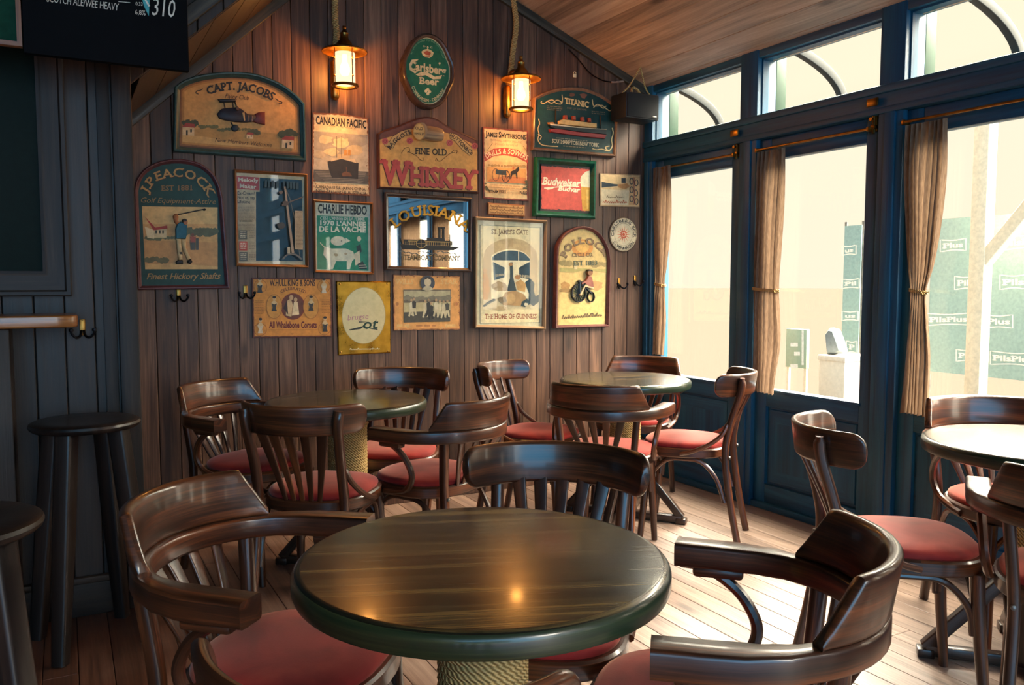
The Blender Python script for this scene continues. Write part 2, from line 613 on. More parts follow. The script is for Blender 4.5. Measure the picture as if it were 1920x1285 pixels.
def make_side(label):
    t = thing('side_chair', label, 'chair', group='red velvet pub chairs')
    chair_base(t, .205, .215, .20, 2.7, 1.06)
    R, yc, A = .238, -.068, math.radians(68)
    zb0, H, lean = .725, .108, .14
    n = 36
    angs = [-A + 2 * A * i / n for i in range(n + 1)]
    Lt = 2 * A * R
    # finer steps at the rounded ends
    ends = [A * (1 - q) for q in (0, .004, .014, .03, .055, .085, .12)]
    angs = sorted(set([-x for x in ends] + ends + [x for x in angs if abs(x) < A * .86]))
    zb, zt = [], []
    rc = .042
    for a in angs:
        d = (A - abs(a)) * R
        cut = rc - math.sqrt(max(0, rc * rc - (rc - d) ** 2)) if d < rc else 0
        zb.append(zb0 + cut * .9); zt.append(zb0 + H - cut)
    mb = MB(); arc_board(mb, R, yc, angs, zb, zt, .021, lean)
    mb.build('top_rail', M['chair'], t)
    for sx in (-1, 1):
        a = sx * math.radians(40)
        p1 = arc_pt(R, yc, a, .745, .026)
        p2 = arc_pt(R, yc, a, .815, .036)
        path = bez([(sx * .172, -.275, 0), (sx * .168, -.232, .22), (sx * .165, -.205, .44), (sx * .162, -.222, .58), tuple(p1), tuple(p2)], 6)
        mb = MB()
        nn = len(path)
        mb.sweep(path, lambda i, q: rrect(.027 + .006 * (i > 12) , .033 if i < nn - 2 else .022, .011), up=(0, 1, 0.05))
        leg = mb.build('leg', M['chair'], t)
        mb = MB()
        mb.lathe([(.0, -.004), (.006, -.003), (.0075, 0), (.006, .0035), (0, .005)], 10)
        sc = mb.build('screw', M['steel'], leg)
        sc.location = (sx * .166, -.226, .435); sc.rotation_euler = (PI / 2, 0, 0)
        mb = MB()
        mb.tube(bez([(sx * .168, -.215, .60), (sx * .187, -.19, .545), (sx * .203, -.13, .495), (sx * .208, -.05, .458), (sx * .206, .0, .446)], 6), [.006] + [.0105] * 40, 8)
        mb.build('brace', M['chair'], t)
    for i in range(5):
        q = i - 2
        top = arc_pt(R, yc, q * .25, .735, -.002)
        bot = Vector((q * .031, -.184, .455))
        mid = (top + bot) / 2 + Vector((0, .006, 0))
        path = bez([tuple(bot), tuple(mid), tuple(top)], 5)
        k = len(path)
        mb = MB()
        mb.sweep(path, lambda i, n_: rrect(.016 + .021 * i / (k - 1), .010, .004), up=(0, 1, .15))
        mb.build('slat', M['chair'], t)
    return t


def make_arm(label):
    t = thing('armchair', label, 'chair', group='red velvet pub chairs')
    chair_base(t, .215, .215, .20, 2.5, 1.03)
    R, yc = .256, -.042
    # bow: flat arm rail bent round the back
    path = [(-.264, .066, .676)]
    for q in (.022, -.0):
        path.append((-.260, q - .01, .676))
    A = PI / 2 - .12
    for i in range(25):
        a = -A + 2 * A * i / 24
        path.append((R * math.sin(a), yc - R * math.cos(a), .676))
    for q in (-.0, .022):
        path.append((.260, q - .01, .676))
    path.append((.264, .066, .676))
    mb = MB()
    nn = len(path)

    def sec(i, n_):
        e = min(i, n_ - 1 - i)
        return rrect(.064 if e < 4 else (.054 if e < 6 else .042), .050, .008)
    mb.sweep(path, sec)
    mb.build('arm_rail', M['chair'], t)
    for sx in (-1, 1):
        mb = MB()
        mb.box((sx * .256 - .02, -.075, .630), (sx * .256 + .02, .03, .655), .008)
        mb.build('arm_block', M['chair'], t)
    # crest standing on the bow, ends cut at an angle
    C = math.radians(58)
    n = 34
    angs = [-C + 2 * C * i / n for i in range(n + 1)]
    zb, zt = [], []
    for a in angs:
        d = (C - abs(a)) * R
        zb.append(.698)
        zt.append(.712 + .100 * min(1, d / .062))
    mb = MB(); arc_board(mb, R + .006, yc, angs, zb, zt, .026, .16)
    mb.build('crest', M['chair'], t)
    for sx in (-1, 1):
        a = sx * math.radians(46)
        p1 = arc_pt(R, yc, a, .662, .0)
        path = bez([(sx * .172, -.275, 0), (sx * .168, -.232, .22), (sx * .165, -.205, .44), tuple(p1)], 7)
        mb = MB()
        mb.sweep(path, lambda i, q: rrect(.030, .034, .011), up=(0, 1, .05))
        leg = mb.build('leg', M['chair'], t)
        mb = MB()
        mb.lathe([(.0, -.004), (.006, -.003), (.0075, 0), (.006, .0035), (0, .005)], 10)
        sc = mb.build('screw', M['steel'], leg)
        sc.location = (sx * .166, -.226, .435); sc.rotation_euler = (PI / 2, 0, 0)
        mb = MB()                                # bent arm support
        mb.tube(bez([(sx * .258, .055, .655), (sx * .254, .0, .648), (sx * .246, -.07, .60), (sx * .237, -.105, .53), (sx * .226, -.075, .47), (sx * .217, .0, .447), (sx * .211, .06, .440)], 6), .0125, 8)
        mb.build('arm_support', M['chair'], t)
    for i in range(5):
        q = i - 2
        top = arc_pt(R, yc, q * .26, .665, 0)
        bot = Vector((q * .031, -.186, .455))
        path = bez([tuple(bot), tuple((top + bot) / 2 + Vector((0, .004, 0))), tuple(top)], 5)
        k = len(path)
        mb = MB()
        mb.sweep(path, lambda i, n_: rrect(.016 + .021 * i / (k - 1), .010, .004), up=(0, 1, .15))
        mb.build('slat', M['chair'], t)
    return t


def yaw_of(fx, fy):
    return math.atan2(-fx, fy)


SIDE = [
    ((.420, 1.034), (.63, .776), 'side chair nearest the camera, only its two rail tips showing below the front table'),
    ((.954, 1.614), (-.659, -.752), 'side chair tucked behind the front table, wide glossy back rail facing the camera'),
    ((.850, 3.085), (.615, .789), 'side chair turning its fan-slatted back to the camera at the back left table'),
    ((1.34, 3.62), (-.526, -.85), 'side chair between the back left table and the boarded wall'),
    ((2.16, 3.69), (.566, -.825), 'side chair against the boarded wall on the left of the corner table'),
    ((2.70, 3.147), (-.646, .764), 'side chair in profile between the corner table and the middle window, legs fully visible'),
    ((2.235, 1.61), (.777, -.629), 'side chair by the right-hand table with its empty curved back rail near the window door'),
]
ARM = [
    ((.40, 1.71), (.741, -.672), 'armchair on the left of the front table, deep red seat in shade'),
    ((1.013, 1.133), (-.719, .695), 'armchair on the right of the front table, its curved crest seen from above'),
    ((.72, 3.68), (.565, -.825), 'armchair farthest left, behind the back left table beside the dark partition'),
    ((1.30, 3.09), (-.45, .89), 'armchair on the right of the back left table with one long curved arm support'),
    ((2.24, 3.16), (.777, .63), 'armchair with its back to the camera in front of the corner table'),
    ((2.865, 3.81), (-.794, -.608), 'armchair in the far corner behind the corner table under the window'),
    ((2.985, 1.71), (-.5, -.866), 'armchair behind the right-hand table, its crest against the bright window'),
    ((2.365, 1.15), (.866, .5), 'armchair cut off by the right edge, pale lit arm in front of the right-hand table'),
]
s0 = make_side(SIDE[0][2])
for i, (p, f, lb) in enumerate(SIDE):
    if i == 0:
        s0.location = (p[0], p[1], 0); s0.rotation_euler = (0, 0, yaw_of(*f))
    else:
        dup(s0, (p[0], p[1], 0), yaw_of(*f), lb)
a0 = make_arm(ARM[0][2])
for i, (p, f, lb) in enumerate(ARM):
    if i == 0:
        a0.location = (p[0], p[1], 0); a0.rotation_euler = (0, 0, yaw_of(*f))
    else:
        dup(a0, (p[0], p[1], 0), yaw_of(*f), lb)


# ------------------------------------------------------------------ tables
def make_table(label):
    t = thing('round_table', label, 'table', group='round pub tables')
    R = .346
    circ = [(R * math.cos(2 * PI * i / 96), R * math.sin(2 * PI * i / 96)) for i in range(96)]
    mb = MB()
    mb.rings(circ, [(.05, .704), (.012, .704), (.003, .708), (0, .716), (0, .736), (.002, .742), (.006, .7465), (.012, .7495), (.018, .75)],
             lambda x, y, h: (x, y, h), cap0=True, cap1=True)
    for k, f in enumerate(mb.f):
        zs = [mb.v[i][2] for i in f]
        mb.mi[k] = 0 if min(zs) > .7460 else 1
    mb.build('tabletop', [M['table'], M['tabler']], t)
    mb = MB()
    mb.lathe([(.13, .704), (.13, .69), (.075, .68), (.072, .40), (.072, .04), (.06, .02)][::-1], 28)
    mb.build('column', M['frame_dark'], t)
    mb = MB()
    turns, n = 24, 20
    pts = []
    for i in range(turns * n + 1):
        a = 2 * PI * i / n
        z = .30 + .34 * i / (turns * n)
        pts.append((.079 * math.cos(a), .079 * math.sin(a), z))
    mb.tube(pts, .0078, 6)
    for k, (z, tl) in enumerate(((.645, .012), (.652, -.014), (.662, .02))):      # loose loops at the top
        pts = [((.083 + .004 * k) * math.cos(2 * PI * i / 28), (.083 + .004 * k) * math.sin(2 * PI * i / 28), z + tl * math.sin(2 * PI * i / 28 + k)) for i in range(29)]
        mb.tube(pts, .006, 6)
    mb.build('rope_binding', M['rope'], t)
    for q in range(4):
        a = q * PI / 2 + PI / 4
        rot = Matrix.Rotation(a, 4, 'Z')
        mb = MB()
        mb.box((.05, -.021, .006), (.315, .021, .042), .005)
        mb.box((.285, -.026, 0), (.338, .026, .030), .005)
        mb.v = [tuple(rot @ Vector(v)) for v in mb.v]
        mb.build('foot', M['frame_dark'], t)
        mb = MB()
        mb.sweep([tuple(rot @ Vector(p)) for p in ((.066, 0, .315), (.312, 0, .032))], rrect(.036, .040, .005))
        mb.build('foot_brace', M['frame_dark'], t)
    return t


TAB = [((.668, 1.345), 'large round table in the foreground with a dark green-brown polished top'),
       ((1.068, 3.475), 'round table at the back left with a rope-bound pedestal beside the poster wall'),
       ((2.605, 3.54), 'round table in the far corner below the first window'),
       ((2.728, 1.48), 'round table at the right edge with a bright window-lit top')]
GR = -YAW + .12
t0 = make_table(TAB[0][1])
for i, (p, lb) in enumerate(TAB):
    if i == 0:
        t0.location = (p[0], p[1], 0); t0.rotation_euler = (0, 0, GR)
    else:
        dup(t0, (p[0], p[1], 0), GR + (0, .5, .25, .35)[i], lb)


# ------------------------------------------------------------------ bar stools
def make_stool(label):
    t = thing('bar_stool', label, 'stool', group='dark bar stools')
    mb = MB()
    mb.lathe([(.14, .752), (.164, .755), (.172, .762), (.175, .770), (.172, .778), (.160, .784), (.11, .782), (.03, .780)], 40)
    mb.build('seat', M['stool'], t)
    for q in range(4):
        a = q * PI / 2 + PI / 4
        c, s_ = math.cos(a), math.sin(a)
        mb = MB()
        path = [(.115 * c, .115 * s_, .755), (.155 * c, .155 * s_, .40), (.20 * c, .20 * s_, 0)]
        mb.sweep(path, lambda i, n: rrect(.058, .058, .010) if i < 2 else rrect(.044, .044, .008), up=(-s_, c, 0))
        mb.build('leg', M['stool'], t)
    return t


st = make_stool('dark bar stool standing against the panelled partition')
st.location = (.05, 3.19, 0); st.rotation_euler = (0, 0, .25)
dup(st, (-.225, 1.945, 0), .1, 'dark bar stool cut off by the left edge of the picture')

# ------------------------------------------------------------------ room shell
def zr(x):
    return 2.544 + .404 * (3.298 - x)      # right roof slope at the gable


def zl(x):
    return 2.084 + .933 * (x - .341)       # steep boarded soffit on the left


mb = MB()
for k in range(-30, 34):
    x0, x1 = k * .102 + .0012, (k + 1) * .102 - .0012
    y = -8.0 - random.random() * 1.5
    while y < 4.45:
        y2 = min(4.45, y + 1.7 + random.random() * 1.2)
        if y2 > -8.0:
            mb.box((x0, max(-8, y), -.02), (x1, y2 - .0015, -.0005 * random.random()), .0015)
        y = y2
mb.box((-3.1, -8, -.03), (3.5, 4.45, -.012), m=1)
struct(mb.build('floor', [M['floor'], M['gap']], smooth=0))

mb = MB()
for k in range(-30, 36):
    x0, x1 = k * .098 + .001, (k + 1) * .098 - .001
    top = min(zr((x0 + x1) / 2), zl((x0 + x1) / 2) if x0 > .2 else 3.2) + .03
    top = max(top, .5)
    mb.box((x0, YB, 0), (x1, YB + .02, top), .0035)
mb.box((-3, YB + .012, 0), (3.5, YB + .05, 3.4), m=1)
struct(mb.build('wall_back', [M['wall'], M['gap']], smooth=0))
mb = MB(); mb.box((.26, YB - .016, 0), (3.36, YB - .0005, .075), .004)
struct(mb.build('baseboard_back', M['wall'], smooth=0))

mb = MB()
for k in range(11, 25):
    x0, x1 = k * .15 / 1.0785, (k + 1) * .15 / 1.0785
    sh = Matrix(((1, 0, 0, 0), (0, 1, 0, 0), (-.404, 0, 1, 2.544 + .404 * 3.298), (0, 0, 0, 1)))
    mb.box((x0 + .0008, -3, 0), (x1 - .0008, YB + .03, .02), .003, mat=sh)
    mb.box((x0, -3, .012), (x1, YB + .03, .03), m=1, mat=sh)
mb.box((-3.1, -3, 3.27), (1.75, YB + .05, 3.30), m=1)
struct(mb.build('ceiling', [M['ceil'], M['gap']], smooth=0))
mb = MB()
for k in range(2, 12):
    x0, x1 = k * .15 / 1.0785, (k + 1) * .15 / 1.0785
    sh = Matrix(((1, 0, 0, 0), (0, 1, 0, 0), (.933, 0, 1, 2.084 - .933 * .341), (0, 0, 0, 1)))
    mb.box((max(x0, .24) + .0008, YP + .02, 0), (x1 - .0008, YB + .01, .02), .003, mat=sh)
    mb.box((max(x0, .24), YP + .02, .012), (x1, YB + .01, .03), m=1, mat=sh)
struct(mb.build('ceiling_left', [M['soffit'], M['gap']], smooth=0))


def strip(name, a, b, w, h, up):
    m_ = MB()
    m_.sweep([a, b], rrect(w, h, .004), up=up)
    return struct(m_.build(name, M['trim']))


strip('trim_1', (1.59, YB - .014, zr(1.59) - .028), (3.36, YB - .014, zr(3.36) - .028), .026, .05, (.38, 0, .92))
strip('trim_2', (.262, YB - .014, zl(.262) - .028), (1.57, YB - .014, zl(1.57) - .028), .026, .05, (-.68, 0, .73))
strip('trim_3', (.30, YP - .006, zl(.30) + .085), (1.48, YP - .006, zl(1.48) + .085), .05, .055, (-.68, 0, .73))

# panelled partition on the left
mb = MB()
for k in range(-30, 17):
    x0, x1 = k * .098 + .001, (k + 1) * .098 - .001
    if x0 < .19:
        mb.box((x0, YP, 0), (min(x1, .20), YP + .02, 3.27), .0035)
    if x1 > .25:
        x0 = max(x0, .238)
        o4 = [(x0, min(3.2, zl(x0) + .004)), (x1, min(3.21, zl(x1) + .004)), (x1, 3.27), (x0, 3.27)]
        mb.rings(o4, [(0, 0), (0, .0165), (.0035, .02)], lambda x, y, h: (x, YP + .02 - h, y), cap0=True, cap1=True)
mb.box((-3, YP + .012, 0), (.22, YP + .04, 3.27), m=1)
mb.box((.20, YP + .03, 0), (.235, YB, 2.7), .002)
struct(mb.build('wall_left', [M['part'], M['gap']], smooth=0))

mb = MB(); mb.box((.178, YP - .028, 0), (.246, YP + .04, 2.35), .006)
struct(mb.build('trim_4', M['darktrim']))
mb = MB(); mb.box((.128, YP - .010, .15), (.172, YP + .005, 2.3), .003)
struct(mb.build('trim_5', M['darktrim']))
mb = MB(); mb.box((-2.5, YP - .022, 0), (.178, YP - .0005, .125), .004); mb.box((-2.5, YP - .028, .125), (.178, YP - .0005, .15), .006)
struct(mb.build('baseboard_left', M['darktrim']))

mb = MB(); mb.box((-3.15, -3, 0), (-3.0, YB, 3.3)); struct(mb.build('wall_side', M['part'], smooth=0))
t = thing('wall_board', 'big dark framed board set in the left partition above the wooden ledge', 'board', (-.6, YP, 1.2), world=True)
o2 = [(-1.25, 1.208), (.026, 1.208), (.026, 2.42), (-1.25, 2.42)]
mb = MB()
mb.rings(o2, [(0, 0), (0, .034), (.004, .038), (.016, .036), (.022, .026), (.07, .018), (.08, .022), (.09, .018), (.09, 0)], lambda x, y, h: (x, YP - .0005 - h, y))
mb.build('moulding', M['darktrim'], t)
mb = MB(); mb.box((-1.18, YP - .010, 1.28), (-.04, YP - .0005, 2.35), .002)
mb.build('panel', paint('#0b1d1c', .6, .1, 0.0, .12), t)

t = thing('bar_counter', 'narrow bar counter with an orange-brown rounded ledge along the left partition', 'counter', (-.5, 3.3, 0), world=True)
mb = MB()
o2 = [(-1.2, 3.20), (-.03, 3.20)] + [(.0 + .04 * math.sin(a), 3.24 - .04 * math.cos(a)) for a in (.5, 1.0, PI / 2)] + [(.04, YP - .0005), (-1.2, YP - .0005)]
mb.prism(o2, 1.103, 1.145, .006)
mb.build('worktop', M['ledge'], t)
mb = MB(); mb.box((-1.2, 3.23, 0.0), (-.165, YP - .03, 1.102), .006)
mb.build('body', M['part'], t)

# ------------------------------------------------------------------ window wall
posts = [3.45 - .90 * i for i in range(9)]
mb = MB()
mb.box((XW - .035, -8, 2.475), (XW + .10, YB, 2.56), .006)
mb.box((XW - .045, -8, 2.045), (XW + .09, YB, 2.150), .005)
mb.box((XW - .058, -8, 2.128), (XW + .09, YB, 2.165), .006)
mb.box((XW - .052, -8, 2.036), (XW + .09, YB, 2.066), .006)
mb.box((XW - .03, -8, 0), (XW + .09, YB, .035), .004)
for ya, yb, z0, z1 in ((-6.2, -3.80, 0, 5.5), (-12.5, -7.1, 0, 5.5), (-7.1, -6.2, 0, 1.5), (-7.1, -6.2, 2.58, 2.74), (-7.1, -6.2, 3.3, 5.5), (-2.80, -1.10, 0, 2.5)):  # unseen closed stretches, shaped to cut daylight and glass reflections
    mb.box((XW, ya, z0), (XW + .08, yb, z1), .004)
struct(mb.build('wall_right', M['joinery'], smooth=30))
GREEN = paint('#063322', .5, .1)
for i, y in enumerate([YB - .035] + posts):
    hw = .045 if i == 0 else .066
    mb = MB()
    mb.box((XW - .04, y - hw, 0), (XW + .10, y + hw, 2.55), .006)
    mb.box((XW - .050, y - hw * .45, 0), (XW - .03, y + hw * .45, 2.04), .006)
    mb.box((XW + .10, y - hw, 2.13), (XW + .175, y + hw, 2.55), .004, m=1)
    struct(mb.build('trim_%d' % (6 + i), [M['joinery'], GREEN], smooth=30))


def bay(n, ya, yb):
    t = thing('window_%d' % n, 'glazed door leaf and transom light, bay %d from the corner' % n, 'window', (XW, (ya + yb) / 2, 0), world=True)
    t['kind'] = 'structure'
    del t['label'], t['category']
    X0, X1, S = XW - .012, XW + .045, .083
    mb = MB()
    mb.box((X0, ya, .036), (X1, ya + S, 2.035), .005)
    mb.box((X0, yb - S, .036), (X1, yb, 2.035), .005)
    mb.box((X0 + .001, ya + S, 1.92), (X1, yb - S, 2.035), .004)
    mb.box((X0 + .001, ya + S, .575), (X1, yb - S, .672), .004)
    mb.box((X0 + .001, ya + S, .036), (X1, yb - S, .14), .004)
    mb.box((X0 - .008, ya + S - .012, .655), (X0 + .01, yb - S + .012, .672), .003)
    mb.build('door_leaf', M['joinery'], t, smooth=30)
    mb = MB()
    mb.box((X0 + .022, ya + S, .14), (X1, yb - S, .575))
    o = [(ya + S, .14), (yb - S, .14), (yb - S, .575), (ya + S, .575)]
    mb.rings(o, [(0, .0), (.014, .004), (.018, .012), (.055, .012), (.085, .024)], lambda x, y, h: (X0 + .022 - h + .004, x, y), cap1=True)
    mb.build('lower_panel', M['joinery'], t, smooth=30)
    mb = MB(); mb.box((XW + .012, ya + S - .004, .668), (XW + .018, yb - S + .004, 1.924))
    mb.build('door_pane', M['pane'], t, smooth=0)
    mb = MB()
    o = [(ya, 2.165), (yb, 2.165), (yb, 2.475), (ya, 2.475)]
    mb.rings(o, [(0, -.01), (0, .03), (.009, .03), (.013, -.01), (0, -.01)], lambda x, y, h: (XW + .02 - h, x, y))
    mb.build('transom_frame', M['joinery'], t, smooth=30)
    mb = MB(); mb.box((XW + .018, ya + .008, 2.173), (XW + .024, yb - .008, 2.467))
    mb.build('transom_pane_or_blocker', M['pane'] if n < 4 else M['joinery'], t, smooth=0)  # opaque added board in the unseen bays, blocks high daylight
    if n > 3:                                  # unseen curtain, added to hold back light from bays beside the camera
        mb = MB()
        pts = [(XW - .045 + .014 * math.sin(k * .9), ya + .02 + (yb - ya) * (.55 if n == 4 else .74) * k / 60) for k in range(61)]
        mb.grid([[(x, y, .55) for x, y in pts], [(x, y, 1.97) for x, y in pts]], [[(k / 60, 0) for k in range(61)], [(k / 60, 1) for k in range(61)]])
        mb.build('dimming_curtain', M['cloth'], t, smooth=180, fix=False)


ed = [YB - .08] + [p for q in posts for p in (q + .066, q - .066)]
for i in range(len(posts)):
    if i in (6, 7):
        continue
    bay(i + 1, ed[2 * i + 1], ed[2 * i])

mb = MB(); mb.box((XW + .03, -7.1, 1.5), (XW + .036, -6.2, 3.3)); struct(mb.build('window_10', M['pane'], smooth=0))
# curtain rods, curtains, bolts
for (ya, yb, lb) in ((4.235, 3.555, 'thin brass curtain rod across the first glazed door by the corner'),
                     (3.375, 2.66, 'thin brass curtain rod across the middle glazed door'),
                     (2.475, 1.73, 'thin brass curtain rod across the right-hand glazed door')):
    t = thing('curtain_rod', lb, 'curtain rod', (XW - .05, (ya + yb) / 2, 1.977), group='brass curtain rods', world=True)
    mb = MB(); mb.tube([(XW - .05, ya, 1.977), (XW - .05, yb, 1.977)], .0065, 10)
    mb.build('rod', M['brass'], t)
    for y in (ya, yb):
        mb = MB(); mb.box((XW - .056, y - .008, 1.966), (XW - .0125, y + .008, 1.988), .003)
        mb.build('bracket', M['brass'], t)

CUR = [
    (((312, 1228, 1257), (420, 1226, 1256), (500, 1228, 1250), (535, 1229, 1246), (600, 1225, 1247), (665, 1222, 1245)), 5, 3, 'narrow brown curtain in the corner beside the first window, tied at its waist'),
    (((281, 1424, 1472), (380, 1419, 1468), (470, 1414, 1464), (545, 1413, 1459), (640, 1410, 1462), (700, 1408, 1456), (737, 1406, 1452)), 6, 3, 'straight hanging tan curtain left of the middle window'),
    (((228, 1703, 1776), (330, 1698, 1772), (430, 1699, 1762), (500, 1703, 1750), (548, 1708, 1736), (600, 1704, 1738), (680, 1695, 1744), (778, 1685, 1742)), 7, 4, 'gathered tan curtain tied with cord left of the right-hand window'),
]
XC = XW - .062
for ci, (rows, npl, tie, lb) in enumerate(CUR):
    t = thing('curtain', lb, 'curtain', tuple(on_x(rows[-1][1], rows[-1][0], XC)), group='tied back brown curtains', world=True)
    R3 = []
    for (py, xl, xr) in rows:
        a, b = on_x(xl, py, XC), on_x(xr, py, XC)
        R3.append((.5 * (a.z + b.z), a.y, b.y))
    path = bez([Vector(r) for r in R3], 8)
    tz = R3[tie][0]
    rows3, uvs = [], []
    nu = 14 * npl
    for v in path:
        z, ya, yb = v
        tight = math.exp(-((z - tz) / .12) ** 2) if ci != 1 else .25
        row, uv = [], []
        for k in range(nu + 1):
            u = k / nu
            w = u + .03 * math.sin(u * 11 + z * 2.1)
            ph = 2 * PI * npl * w
            amp = .013 * (1 - .55 * tight) * (.75 + .35 * math.sin(u * 7 + ci))
            row.append((XC + amp * math.sin(ph) + .004 * math.sin(z * 9 + u * 5), ya + (yb - ya) * u + .004 * math.cos(ph), z + .002 * math.sin(ph)))
            uv.append((u, z))
        rows3.append(row); uvs.append(uv)
    mb = MB(); mb.grid(rows3, uvs)
    mb.build('drape', M['cloth'], t, smooth=180, fix=False)
    ya, yb = R3[tie][1], R3[tie][2]
    yc, ry = (ya + yb) / 2, abs(ya - yb) / 2 + .006
    mb = MB()
    for dz in (0, .008):
        mb.tube([(XC + .021 * math.cos(a), yc + ry * math.sin(a), tz + dz + .006 * math.sin(a)) for a in [2 * PI * k / 20 for k in range(21)]], .0035, 6)
    mb.tube(bez([(XC - .02, yb + .01, tz), (XC - .03, yb - .012, tz - .012), (XC - .024, yb - .03, tz + .004)], 5), .003, 6)
    mb.build('tie_cord', M['rope'], t)

for y, lb in ((3.545, 'brass slide bolt at the top of the first glazed door'), (2.645, 'brass slide bolt at the top of the middle glazed door')):
    t = thing('door_bolt', lb, 'bolt', (XW - .02, y, 1.98), group='brass door bolts', world=True)
    mb = MB(); mb.box((XW - .022, y - .012, 1.965), (XW - .0125, y + .012, 2.075), .003)
    mb.build('back_plate', M['brass'], t)
    mb = MB()
    mb.tube([(XW - .032, y, 1.955), (XW - .032, y, 2.10)], .007, 8)
    for z in (1.985, 2.055):
        mb.box((XW - .042, y - .013, z - .009), (XW - .018, y + .013, z + .009), .004)
    mb.build('bolt_bar', M['brass'], t)
    mb = MB(); mb.tube([(XW - .034, y, 2.02), (XW - .056, y, 2.02)], [.005, .009], 8)
    mb.build('knob', M['brass'], t)
    mb = MB(); mb.box((XW - .068, y - .045, 2.075), (XW - .0585, y + .016, 2.112), .004)
    mb.build('keeper', M['brass'], t)

# ------------------------------------------------------------------ lanterns
def lantern(bt, bx, by_, bz0, cz, rope_path, lb):
    """bx: bracket x on the wall; cz: height of the shade rim; bz0: foot of the bracket tube"""
    cy = by_ - .15
    t = thing('wall_lantern', lb, 'wall lamp', (bx, YB, cz), group='rope-hung brass wall lanterns', world=True)
    mb = MB()
    mb.lathe([(0, bz0), (.012, bz0 + .003), (.020, bz0 + .012), (.0235, bz0 + .026), (.0235, cz - .03), (.018, cz - .02), (.012, cz - .016)], 20, (bt, by_ - .026, 0))
    mb.box((bt - .02, by_ - .012, bz0 + .05), (bt + .02, by_ - .0005, cz - .06), .005)
    mb.build('wall_tube', M['brass'], t)
    mb = MB()
    mb.tube(bez([(bt, by_ - .026, cz - .03), (bt, by_ - .028, cz + .02), (bt * .6 + bx * .4, by_ - .06, cz + .06), (bx - .01, cy + .03, cz + .052)], 6), .008, 8)
    mb.build('arm', M['brass'], t)
    mb = MB()
    mb.lathe([(.116, -.004), (.118, 0), (.112, .006), (.08, .016), (.045, .024), (.045, .020), (.08, .012), (.110, .002), (.114, -.004)], 48, (bx, cy, cz), cap0=False, cap1=False)
    sh = mb.build('shade', M['brass'], t)
    mb = MB()
    mb.lathe([(.046, .020), (.042, .036), (.034, .05), (.022, .062), (.020, .085), (.022, .092), (.012, .104), (.007, .112), (.011, .120), (.009, .128), (0, .131)], 28, (bx, cy, cz))
    mb.build('cap', M['brass'], t)
    mb = MB()
    mb.lathe([(.052, -.165), (.053, -.16), (.053, -.012), (.052, -.008)], 32, (bx, cy, cz), cap0=False, cap1=False)
    mb.build('glass', M['lampglass'], t)
    mb = MB()
    mb.lathe([(0, -.125), (.018, -.118), (.027, -.098), (.024, -.075), (.013, -.05), (.012, -.015)], 20, (bx, cy, cz))
    mb.build('bulb', M['bulb'], t)
    mb = MB()
    mb.lathe([(.048, -.166), (.048, -.176), (.064, -.180), (.070, -.174), (.068, -.166), (.048, -.166)], 40, (bx, cy, cz), cap0=False, cap1=False)
    mb.build('bottom_ring', M['brass'], t)
    for q in range(4):
        a = q * PI / 2 + .35
        c, s_ = .062 * math.cos(a), .062 * math.sin(a)
        mb = MB()
        mb.tube([(bx + c, cy + s_, cz + .01), (bx + c, cy + s_, cz - .172)], .0028, 6)
        for z in (-.04, -.13):
            mb.lathe([(0, -.006), (.006, 0), (0, .006)], 8, (bx + c * 1.05, cy + s_ * 1.05, cz + z))
        mb.build('guard_bar', M['brass'], t)
    P = bez(rope_path, 10)
    fine = []
    for i in range(len(P) - 1):
        for k in range(4):
            fine.append(P[i].lerp(P[i + 1], k / 4))
    mb = MB()
    for s3 in range(3):
        L = 0
        pts = []
        for i, p in enumerate(fine):
            if i:
                L += (p - fine[i - 1]).length
            a = 2 * PI * (L / .075) + s3 * 2 * PI / 3
            pts.append(p + Vector((.0085 * math.cos(a), .0085 * math.sin(a), 0)))
        mb.tube(pts, .0092, 7)
    mb.build('rope', M['rope'], t)
    ld = bpy.data.lights.new('lantern_light', 'POINT')
    ld.energy, ld.color, ld.shadow_soft_size = LAMP_W, (1.0, .50, .17), .03
    lo = bpy.data.objects.new('lantern_light', ld)
    COL.objects.link(lo)
    lo.location = (0, cy - YB, -.09)
    lo.parent = t


LAMP_W = 75.0
for (pb, p0, pc, ropepx, lb) in (
        ((628, 150), (628, 188), (646, 97), ((629, 92), (631, 60), (628, 25), (629, -60)), 'lit brass lantern above the ocean liner poster, rope rising to the ceiling'),
        ((951, 190), (951, 222), (977, 148), ((957, 142), (962, 95), (968, 45), (962, -5), (966, -60)), 'lit brass lantern above the seed drill poster, beside the green ship sign')):
    b = on_y(*pb, YB - .026)
    z0 = on_y(*p0, YB - .026).z
    c = on_y(*pc, YB - .15)
    rp = [tuple(on_y(x, y, YB - .03)) for x, y in ropepx]
    rp[-1] = (rp[-1][0], rp[-1][1], min(zr(rp[-1][0]), zl(rp[-1][0])) - .004)
    lantern(b.x, c.x, YB, z0, c.z, rp, lb)

